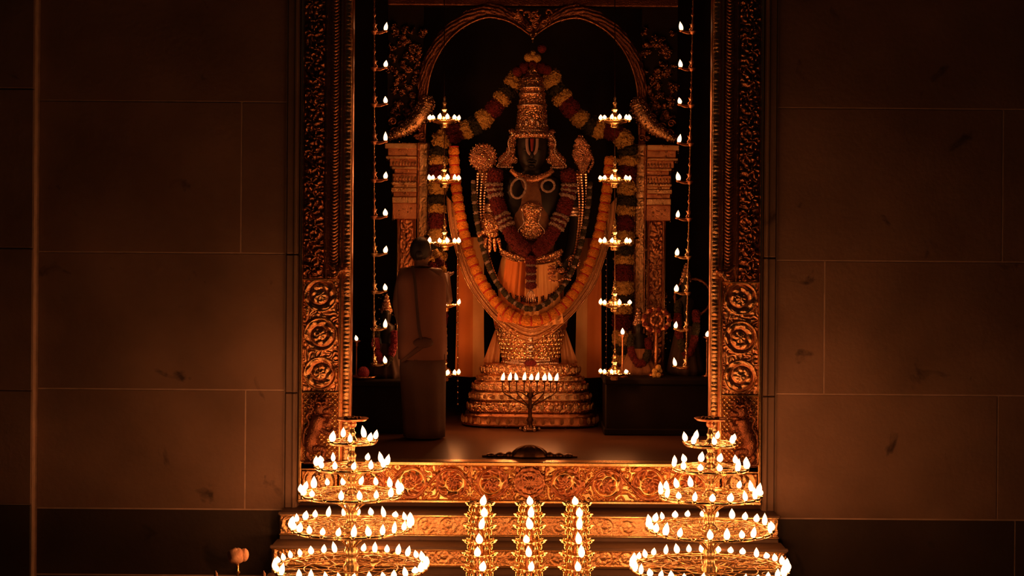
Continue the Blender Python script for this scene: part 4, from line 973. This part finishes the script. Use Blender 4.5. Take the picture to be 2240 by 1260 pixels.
# ================================================================== SMALL FIGURES ON THE BENCHES
def small_figure(px, Y, ytop, zt, label, robe, fl_m, halo, side):
    zb = zt; base = W(px, 700, Y); base.z = zt; u = S(1, Y); t = thing('small_idol', label, 'idol', base); X = base.x; H = W(px, ytop, Y).z-zt
    mb = MB(); mb.loft([(X, Y, zb, u*34, .13, 2.2), (X, Y, zb+.05, u*36, .14, 2.2), (X, Y, zb+H*.25, u*26, .11, 2), (X, Y, zb+H*.45, u*17, .08, 2), (X, Y, zb+H*.55, u*18, .08, 2), (X, Y, zb+H*.66, u*19, .07, 2.2), (X, Y, zb+H*.70, u*8, .05, 2), (X, Y, zb+H*.74, u*9, .06, 2), (X, Y, zb+H*.80, u*11, .07, 2), (X, Y, zb+H*.86, u*9, .06, 2), (X, Y, zb+H*.88, u*3, .02, 2)], 30, disp=lambda a, i, z: .008*math.cos(a*14) if i < 3 else 0)
    obj('body', mb, M['idol'], t)
    mb = MB(); mb.loft([(X, Y-.005, zb+.0, u*37, .15, 2.2), (X, Y-.005, zb+.05, u*40, .16, 2.2), (X, Y-.005, zb+H*.25, u*29, .125, 2), (X, Y-.005, zb+H*.44, u*19, .095, 2)], 48, disp=lambda a, i, z: .010*math.cos(a*12)); obj('robe', mb, M[robe], t)
    mb = MB(); mb.lathe([(u*11, 0), (u*12, .02), (u*9, .04), (u*9, .07), (u*6, .1), (u*5, .13), (u*1, .17)], (X, Y, zb+H*.83), 20); obj('crown', mb, M['goldred'], t)
    P = resample(catmull([Vector((X+side*0-u*17, Y-.06, zb+H*.66)), Vector((X-u*20, Y-.12, zb+H*.45)), Vector((X-u*8, Y-.17, zb+H*.22)), Vector((X+u*8, Y-.17, zb+H*.22)), Vector((X+u*20, Y-.12, zb+H*.45)), Vector((X+u*17, Y-.06, zb+H*.66))], 8), .03)
    for k in range(0, len(P)-4, 4): bumpy(P[k:k+5], u*8, M[fl_m if (k//4) % 3 else 'greenfl'], t, 'flower_band', k, 6, .18)
    if halo:
        mb = MB(); c = W(halo[0], halo[1], Y+.06); R = u*halo[2]; mb.torus(c, R, u*3.2, 44, 8, 'Y', disp=lambda a: .25*math.cos(a*22)); mb.tube([Vector((c.x, c.y, zt)), Vector((c.x, c.y, c.z-R))], u*3, 8); obj('halo_ring', mb, M['lion'], t)
    return t
zR = Q(0, 826, YB).z; zL = Q(0, 835, YB).z
small_figure(1500, YB+.45, 575, zR, 'small crowned figure inside a thin halo ring on the right bench', 'darkcloth', 'redfl', (1516, 650, 40), 1)
small_figure(1398, YB+.50, 690, zR, 'small pale-robed figure on the right bench beside the garland', 'robe', 'redfl', None, 1)
small_figure(845, YB+.35, 655, zL, 'small garlanded figure on the left bench behind the priest', 'darkcloth', 'pinkfl', None, -1)
t = thing('floral_wreath', 'round scrolled gilt wreath standing on the right bench before the pillar', 'wreath', W(1437, 800, YB+.25))
c = W(1436, 700, YB+.25); mb = MB(); mb.torus(c, S(24, 14), S(5, 14), 40, 8, 'Y', 1.15, 1, disp=lambda a: .4*math.cos(a*14)); mb.torus(c, S(12, 14), S(4, 14), 30, 8, 'Y', disp=lambda a: .4*math.cos(a*9)); obj('wreath_rings', mb, M['goldred'], t)
mb = MB(); mb.tube([c-Vector((0, 0, S(24, 14))), Vector((c.x, c.y, zR))], S(4, 14), 8); mb.lathe([(.07, 0), (.07, .02), (.02, .04)], (c.x, c.y, zR), 16); obj('wreath_stand', mb, M['goldred'], t)
for k in range(9):
    a = k*.7; mb = MB(); mb.ball(c+Vector((S(24, 14)*1.15*math.cos(a), -.03, S(24, 14)*math.sin(a))), S(5, 14), 8, 6, disp=lambda a_, t_: .2*math.sin(a_*5)); obj('wreath_flower', mb, M['redfl'], t)
t = thing('flower_heap', 'little heap of yellow flowers lying on the right bench front edge', 'flowers', W(1440, 820, YB+.1))
for k in range(7):
    mb = MB(); p = W(1432+4*(k % 4), 820-7*(k//3), YB+.10); p.z = zR+.022+.035*(k//3); p.y += .04*(k % 2); mb.ball(p, .026, 10, 7, disp=lambda a, t_: .18*math.sin(a*6)); obj('flower', mb, M['yelfl'], t)
t = thing('offering_plate', 'shallow metal plate lying on the left bench near the frame', 'plate', W(790, 800, YB+.10))
mb = MB(); p = W(795, 800, YB+.12); mb.lathe([(.06, 0), (.10, .012), (.115, .03), (.11, .03), (.09, .014), (.01, .010)], (p.x, p.y, zL), 28); obj('plate_rim', mb, M['goldred'], t)
mb = MB(); mb.ball((p.x, p.y, zL+.06), (.055, .05, .055), 12, 8, disp=lambda a, t_: .1*math.sin(a*5)); obj('flower_offering', mb, M['pinkfl'], t)

# ================================================================== THE PRIEST
YP = 13.45
def K(px, py, d=0.0): return W(px, py, YP-d)
pr = thing('person', 'person seen from behind on the left, bare-headed, in a rust shawl, leaning toward the idol', 'person', (K(925, 900).x, YP, ZS))
L0 = pr.location
V_ = []; E_ = []; R_ = []
def jv(p, r, par=None):
    V_.append(Vector(p)-L0); R_.append(r); i = len(V_)-1
    if par is not None: E_.append((par, i))
    return i
pel = jv(K(925, 752), .155); sp1 = jv(K(922, 705), .145, pel); sp2 = jv(K(920, 650), .155, sp1); ch = jv(K(920, 610), .15, sp2); nk = jv(K(921, 586), .06, ch); nk2 = jv(K(922, 576, -.01), .055, nk)
hd = jv(K(921, 560, -.02), .085, nk2); hd2 = jv(K(920, 545, -.02), .088, hd)
for s_, sh_, el, wr_, hn in ((-1, (882, 598, 0), (868, 668, .03), (884, 735, .06), (890, 755, .06)), (1, (960, 600, 0), (980, 662, -.15), (978, 612, -.38), (976, 600, -.46))):
    a = jv(K(*sh_), .062, ch); b = jv(K(*el), .046, a); c = jv(K(*wr_), .030, b); d = jv(K(*hn), (.045, .03), c)
for s_ in (-1, 1):
    a = jv(K(925+s_*22, 785), .10, pel); b = jv(K(925+s_*24, 860, -.0), .065, a); c = jv(Vector((K(925+s_*25, 0).x, YP, ZS+.07)), .045, b); d = jv(Vector((K(925+s_*26, 0).x+.02, YP+.14, ZS+.035)), .035, c)
# fingers, separate chains rooted in the palms
for base, dr, side, sg in ((K(890, 755, .06), Vector((.1, .2, -1)), Vector((1, 0, 0)), 1), (K(976, 600, -.46), Vector((.1, .85, .4)), Vector((1, 0, 0)), -1)):
    dr.normalize()
    for o_, ln in ((-.033, .075), (-.011, .085), (.011, .08), (.032, .065)):
        i = jv(base+side*o_, .010); i = jv(base+side*o_*1.1+dr*ln*.5, .010, i); i = jv(base+side*o_*1.15+dr*ln+Vector((0, -.0, -.015)), .008, i)
    i = jv(base-side*.03*sg-dr*.02, .012); i = jv(base-side*.055*sg+dr*.02, .011, i); i = jv(base-side*.06*sg+dr*.05, .009, i)
body = link('body', skin_mesh('body', V_, E_, R_, M['skin'], 2), pr)
# head features: face turned to the idol, ears
mb = MB(); hc = K(921, 552, -.03)
mb.ball(hc+Vector((.0, 0, -.0)), (.083, .10, .115), 20, 14); 
for s_ in (-1, 1): mb.tube(catmull([hc+Vector((s_*.080, .01, .02)), hc+Vector((s_*.095, .0, .0)), hc+Vector((s_*.083, .01, -.035))], 4), .011, 7)
mb.tube([hc+Vector((.02, .095, .02)), hc+Vector((.024, .122, -.01)), hc+Vector((.02, .10, -.02))], [.009, .014, .009], 8)
mb.tube(catmull([hc+Vector((-.01, .095, -.045)), hc+Vector((.02, .105, -.047)), hc+Vector((.045, .088, -.045))], 3), .007, 6)
for s_ in (-.02, .055): mb.ball(hc+Vector((s_, .088, .012)), (.014, .01, .008), 8, 6)
obj('head', mb, M['skin'], pr)
mb = MB(); mb.ball(hc+Vector((-.004, -.018, .022)), (.093, .105, .112), 24, 16, disp=lambda a, t_: .02*math.sin(a*14)+(-.25 if (math.sin(a) > .35 and t_ > 1.2) else 0)); mb.ball(hc+Vector((-.01, -.115, -.02)), (.035, .03, .035), 12, 8, disp=lambda a, t_: .05*math.sin(a*9)); obj('hair', mb, M['hair'], pr)
# shawl over the back, dhoti
def pz(y): return K(0, y).z
px_ = lambda x, y: K(x, y).x
def fold(a, i, z): return .005*math.sin(a*5+z*3)+.002*math.sin(a*11-z*5)
mb = MB(); mb.loft([(px_(924, 778), YP, pz(778), S(53, YP), .20, 2.3), (px_(923, 740), YP, pz(740), S(54, YP), .20, 2.3), (px_(922, 690), YP, pz(690), S(52, YP), .195, 2.4), (px_(922, 640), YP, pz(640), S(53, YP), .19, 2.5), (px_(922, 612), YP, pz(612), S(52, YP), .18, 2.5), (px_(921, 598), YP, pz(598), S(48, YP), .16, 2.4), (px_(921, 588), YP, pz(588), S(36, YP), .13, 2.2), (px_(921, 580), YP, pz(580), S(21, YP), .10, 2)], 64, disp=fold)
obj('shawl', mb, M['shawl'], pr)
mb = MB(); mb.loft([(px_(928, 925), YP, ZS+.02, S(45, YP), .21, 2.2), (px_(928, 900), YP, ZS+.12, S(46, YP), .21, 2.2), (px_(926, 850), YP, pz(850), S(49, YP), .21, 2.2), (px_(925, 800), YP, pz(800), S(51, YP), .21, 2.3), (px_(925, 766), YP, pz(766), S(49, YP), .19, 2.3)], 64, disp=lambda a, i, z: .006*math.sin(a*8+z*2)); obj('lower_cloth', mb, M['dhoti'], pr)
mb = MB(); mb.tube(catmull([K(902, 582, .14), K(908, 620, .20), K(912, 670, .205), K(917, 722, .21), K(922, 745, .215)], 6), S(3.2, YP), 8, .5); obj('dark_shoulder_cord', mb, M['darkcloth'], pr)
mb = MB(); mb.ball(K(926, 750, .20), (S(22, YP), .03, S(11, YP)), 14, 10, disp=lambda a, t_: .08*math.sin(a*5)); mb.tube(catmull([K(945, 745, .19), K(925, 756, .205), K(900, 775, .20), K(878, 792, .16)], 6), [S(v_, YP) for v_ in np.linspace(7, 3, 19)], 8, .35); obj('waist_knot', mb, M['knot'], pr)
g = thing('small_garland', 'short red flower garland hanging from the raised hand of the person', 'garland', K(975, 600, -.5))
P = resample(catmull([K(950, 548, -.52), K(958, 566, -.5), K(968, 590, -.5), K(974, 618, -.5)], 8), .02)
for k in range(0, len(P)-4, 4): bumpy(P[k:k+5], S(8, YP), M['redfl' if k % 8 else 'yelfl'], g, 'flower_band', k+5, 6, .18)

# ================================================================== FOREGROUND TIERED RING LAMPS
def ring_lamp(px, ys, rx, nf, Y, label, seed):
    random.seed(seed); c0 = W(px, 1100, Y); X = c0.x; u = S(1, Y)
    t = thing('tiered_ring_lamp', label, 'oil lamp', (X, Y, .22))
    zz = [W(px, y, Y).z for y in ys]
    st = MB(); top = W(px, 925, Y).z
    prof = [(.125, .22), (.13, .235), (.115, .26), (.09, .28), (.07, .31), (.055, .35), (.05, .38), (.07, .41), (.05, .44), (.045, zz[4]-.20)]
    for k in range(4, -1, -1):      # bulging stem section under each ring
        z = zz[k]; b = [.050, .045, .040, .034, .028][4-k]
        zn = zz[k-1] if k else top; g_ = zn-z
        if k < 4: prof += [(b*.9, z-.055), (b*1.7, z-.02)]
        prof += [(b*1.15, z), (b*.8, z+.02), (b*.75, z+g_*.25), (b*1.0, z+g_*.38), (b*.6, z+g_*.5)]
        if k: prof += [(b*.62, z+g_*.6)]
    prof += [(.012, top-.02), (.028, top), (.03, top+.02), (.02, top+.035), (.008, top+.04)]
    prof = sorted(prof, key=lambda q: q[1]); st.lathe(prof, (X, Y, 0), 20); stem = obj('stem', st, M['gold'], t)
    # top dish with curled ends
    d = MB(); d.lathe([(u*5, 0), (u*30, u*3), (u*36, u*8), (u*35, u*9), (u*28, u*5), (u*4, u*3)], (X, Y, top+u*2), 28); d.ball((X, Y, top-u*2), u*10, 12, 8)
    for k in range(5): a = k*1.256+.3; d.ball((X+u*16*math.cos(a), Y+u*14*math.sin(a), top+u*10), u*4.5, 8, 6)
    obj('top_dish', d, M['goldred'], t)
    for k in range(5):
        R = rx[k]*u; z = zz[k]-u*6; n = nf[k]; m_ = MB()
        m_.torus((X, Y, z), R, u*3.2, 64, 6, 'Z'); m_.torus((X, Y, z-u*3), R*.97, u*2.2, 64, 6, 'Z')
        m_.torus((X, Y, z), R*.62, u*1.5, 40, 5, 'Z'); m_.torus((X, Y, z), R*.3, u*1.8, 30, 5, 'Z')
        ns = 8 if k < 2 else 12
        for j in range(ns):
            a = 2*PI*j/ns; ca, sa = math.cos(a), math.sin(a); a2 = a+PI/ns
            m_.tube(catmull([(X+R*.12*ca, Y+R*.12*sa, z-u*3), (X+R*.45*math.cos(a+.10), Y+R*.45*math.sin(a+.10), z-u*2), (X+R*ca, Y+R*sa, z)], 4), u*1.6, 5)
            m_.torus((X+R*.80*math.cos(a2), Y+R*.80*math.sin(a2), z-u*1), R*.13, u*1.2, 12, 4, 'Z')
        for j in range(n):
            a = 2*PI*(j+.3)/n; m_.lathe([(u*1.5, -u*5), (u*4, -u*3), (u*6, 0), (u*6.4, u*3.4), (u*4.6, u*3.4), (u*3, u*1)], (X+R*math.cos(a), Y+R*math.sin(a), z+u*1), 8)
        # conical basket of curved arms below the ring
        tray = obj('ring_tray', m_, M['gold'], t)
        if k >= 1:
            br = MB()
            for j in range(10):
                a = 2*PI*(j+.5)/10; ca, sa = math.cos(a), math.sin(a)
                br.tube(catmull([(X+R*.62*ca, Y+R*.62*sa, z-u*2), (X+R*.40*ca, Y+R*.40*sa, z-u*12), (X+R*.16*ca, Y+R*.16*sa, z-u*(30 if k < 4 else 40)), (X+.03*ca, Y+.03*sa, z-u*(44 if k < 4 else 60))], 4), u*1.6, 5)
            obj('ring_bracket', br, M['gold'], tray)
        for j in range(n):
            a = 2*PI*(j+.3)/n+random.uniform(-.02, .02)
            if random.random() < .04: continue
            flame(tray, (X+R*math.cos(a), Y+R*math.sin(a), z+u*10), u*random.uniform(13, 19), u*random.uniform(11, 13.5))
        nl = [3, 4, 5, 6, 6][k]
        for j in range(nl):
            a = 2*PI*(j+.5)/nl+k; flame_light(t, (X+(R+u*10)*math.cos(a), Y+(R+u*10)*math.sin(a), z+u*20), PW['ring']*n/98.0/nl*4, .025)
    return t
ring_lamp(769, [960, 1016, 1075, 1148, 1237], [52, 77, 109, 131, 165], [7, 12, 18, 25, 34], 10.86, 'tall brass lamp with five rings of small flames standing in front of the left jamb', 3)
ring_lamp(1553, [965, 1019, 1079, 1153, 1240], [55, 81, 109, 135, 170], [7, 12, 18, 25, 34], 10.86, 'tall brass lamp with five rings of small flames standing in front of the right jamb', 4)

# three stepped lamp towers in the middle
def tower(px, Y, label, seed):
    random.seed(seed); u = S(1, Y); b = W(px, 1180, Y); X = b.x; t = thing('lamp_tower', label, 'oil lamp', (X, Y, 0))
    mb = MB(); mb.lathe([(.135, 0), (.14, .03), (.12, .06), (.09, .09), (.07, .12), (.065, W(px, 1262, Y).z-.02)], (X, Y, 0), 20); obj('base', mb, M['gold'], t)
    mb = MB(); mb.tube([(X, Y, .1), (X, Y, W(px, 1100, Y).z)], .022, 12); obj('core_post', mb, M['goldred'], t)
    ys = [1102, 1127, 1152, 1184, 1212, 1243, 1276]; fx = {1050: [7, 10, 4, 0, -4, 7, 2], 1158: [1, 3, 1, -6, -1, 4, 0], 1262: [-5, 4, 4, 3, 9, 2, 2]}[px]
    for k, y in enumerate(ys):
        z = W(px, y, Y).z; R = u*(26+1.3*k); nsp = 10; m_ = MB()
        m_.lathe([(R*.5, -u*4), (R*.82, -u*2), (R*.92, u*0), (R*.90, u*1.6), (R*.5, u*.8), (R*.3, u*3)], (X, Y, z), 30)
        for j in range(nsp):
            a = 2*PI*j/nsp; ca, sa = math.cos(a), math.sin(a)
            m_.tube([(X+R*.75*ca, Y+R*.75*sa, z-u*1), (X+R*1.05*ca, Y+R*1.05*sa, z), (X+R*1.28*ca, Y+R*1.28*sa, z+u*3.5)], [u*5, u*4.4, u*1.2], 8, .7)
            m_.ball((X+R*1.0*ca, Y+R*1.0*sa, z), (u*4, u*4, u*3.4), 8, 5)
            if k < 6: a3 = a+PI/nsp; m_.tube([(X+R*.66*math.cos(a3), Y+R*.66*math.sin(a3), z), (X+R*.72*math.cos(a3), Y+R*.72*math.sin(a3), z-u*(22 if k < 2 else 27))], [u*2.4, u*2.0], 6)
        tr = obj('lamp_tier', m_, M['gold'], t)
        # small leaf-shaped reflectors between the tiers
        for j in range(nsp):
            a = 2*PI*(j+.5)/nsp; lf = MB(); lf.ball((X+R*.86*math.cos(a), Y+R*.86*math.sin(a), z-u*11), (u*4.2, u*4.2, u*6.5), 7, 5); obj('leaf_reflector', lf, M['gold'], tr)
        if k < 7:
            p = Vector((X+u*fx[k], Y-R*1.22, z+u*8)); p.z += 0
            flame(tr, p, u*random.uniform(16, 20), u*14.5)
            flame_light(t, p+Vector((0, -.02, .03)), PW['tower']/2, .015)
            flame_light(t, Vector((X+R*1.5, Y-.02, z+u*6)), PW['tower']/5, .012); flame_light(t, Vector((X-R*1.5, Y-.02, z+u*6)), PW['tower']/5, .012)  # side lights of the tier, with no flame at these points
for px, lab in ((1050, 'stepped brass lamp tower with one flame per tier, left of three before the steps'), (1158, 'stepped brass lamp tower with one flame per tier, middle of three before the steps'), (1262, 'stepped brass lamp tower with one flame per tier, right of three before the steps')):
    tower(px, 10.5, lab, px)

# flower on a thin brass stand and two unlit tapers at the lower left
Y = 10.9; p = W(520, 1216, Y); t = thing('flower_stand', 'pale round flower bud on a thin brass stand at lower left', 'flower stand', (p.x, Y, 0)); u = S(1, Y)
mb = MB(); mb.lathe([(.075, 0), (.075, .02), (.04, .04), (.014, .08), (.010, .3), (.022, .33), (.010, .36), (.009, p.z-u*40), (.02, p.z-u*36), (.008, p.z-u*30), (.010, p.z-u*12)], (p.x, Y, 0), 14); obj('stand', mb, M['gold'], t)
mb = MB(); mb.ball(p+Vector((-u*3, 0, 0)), (u*20, u*18, u*17), 20, 14, disp=lambda a, t_: .07*math.sin(a*3+t_*4)); mb.ball(p+Vector((u*14, 0, u*2)), (u*10, u*9, u*14), 14, 10, disp=lambda a, t_: .08*math.sin(a*4)); obj('flower_bud', mb, M['wick'], t)
for px, py, lab in ((472, 1254, 'short pale unlit taper left of the flower stand'), (577, 1254, 'short pale unlit taper right of the flower stand')):
    Y = 10.45; p = W(px, py, Y); t = thing('taper_stand', lab, 'candle', (p.x, Y, 0)); mb = MB(); mb.lathe([(.045, 0), (.045, .015), (.02, .03), (.009, .06), (.009, p.z-.07), (.024, p.z-.06), (.02, p.z-.05)], (p.x, Y, 0), 12); obj('stand', mb, M['gold'], t)
    mb = MB(); mb.lathe([(.013, -.055), (.013, 0), (.006, .008), (.002, .018)], p, 10); obj('taper', mb, M['wick'], t)

# ---- gem studs and facets added to catch glints (depth 3 at most)
def depth(o):
    d = 0
    while o.parent is not None: o = o.parent; d += 1
    return d
GEM = {'crown': (700, .011), 'ear_ornament': (260, .011), 'discus': (320, .010), 'conch': (260, .010), 'wrist_guard': (160, .010), 'giving_hand': (160, .008), 'attribute_stand': (120, .010), 'pedestal_tier': (330, .011),
       'gold_leg_wrap': (900, .012), 'breastplate': (160, .008), 'collar': (120, .008), 'waist_belt': (260, .009), 'resting_hand': (90, .009), 'creature_snout': (300, .014), 'capital_moulding': (70, .012), 
       'pilaster': (300, .011), 'flower_medallion': (60, .008), 'arch_band': (500, .012), 'foliage_curl': (14, .010), 'marigold_cluster': (60, .011), 'white_flower': (16, .009), 'lamp_tray': (60, .007), 'bird_bracket': (60, .009), 'shaft': (200, .012)}
for o in list(C.objects):
    k = o.name.split('.')[0]
    if k in GEM and o.type == 'MESH' and depth(o) < 2+1:
        n, z = GEM[k]; mt = M['marigold'] if k == 'marigold_cluster' else M['whitefl'] if k == 'white_flower' else M['gem'] if k not in ('foliage_curl', 'capital_moulding', 'pilaster', 'shaft', 'lion_bracket', 'bird_bracket', 'arch_band') else (M['aged'] if k == 'arch_band' else (M['goldrel'] if k in ('capital_moulding', 'pilaster', 'shaft', 'lion_bracket', 'bird_bracket') else M['gold']))
        if depth(o) <= 1: studs(o, n, z, mt, 'petals' if k in ('marigold_cluster', 'white_flower') else 'gem_studs', len(o.name)*7+n, .55, 1.3)

# ---- repeats of a kind carry one group phrase
GROUPS = {'tiered_ring_lamp': 'tall ring lamps at the two jambs', 'lamp_tower': 'stepped lamp towers before the steps', 'hanging_tier_lamp': 'hanging tray lamps beside the idol', 'hanging_chain_lamp': 'chains of single lamps at the opening edges',
          'stone_bench': 'stone benches in the sanctum', 'silk_drape': 'orange silk drapes beside the idol', 'bead_string': 'bead strings beside the idol', 'small_idol': 'small figures on the benches', 'taper_stand': 'unlit tapers at lower left',
          'flower_garland': 'thick flower garlands from the crown', 'small_oil_lamp': 'single small flames on the benches'}
for o in C.objects:
    if o.parent is None and o.name.split('.')[0] in GROUPS: o['group'] = GROUPS[o.name.split('.')[0]]
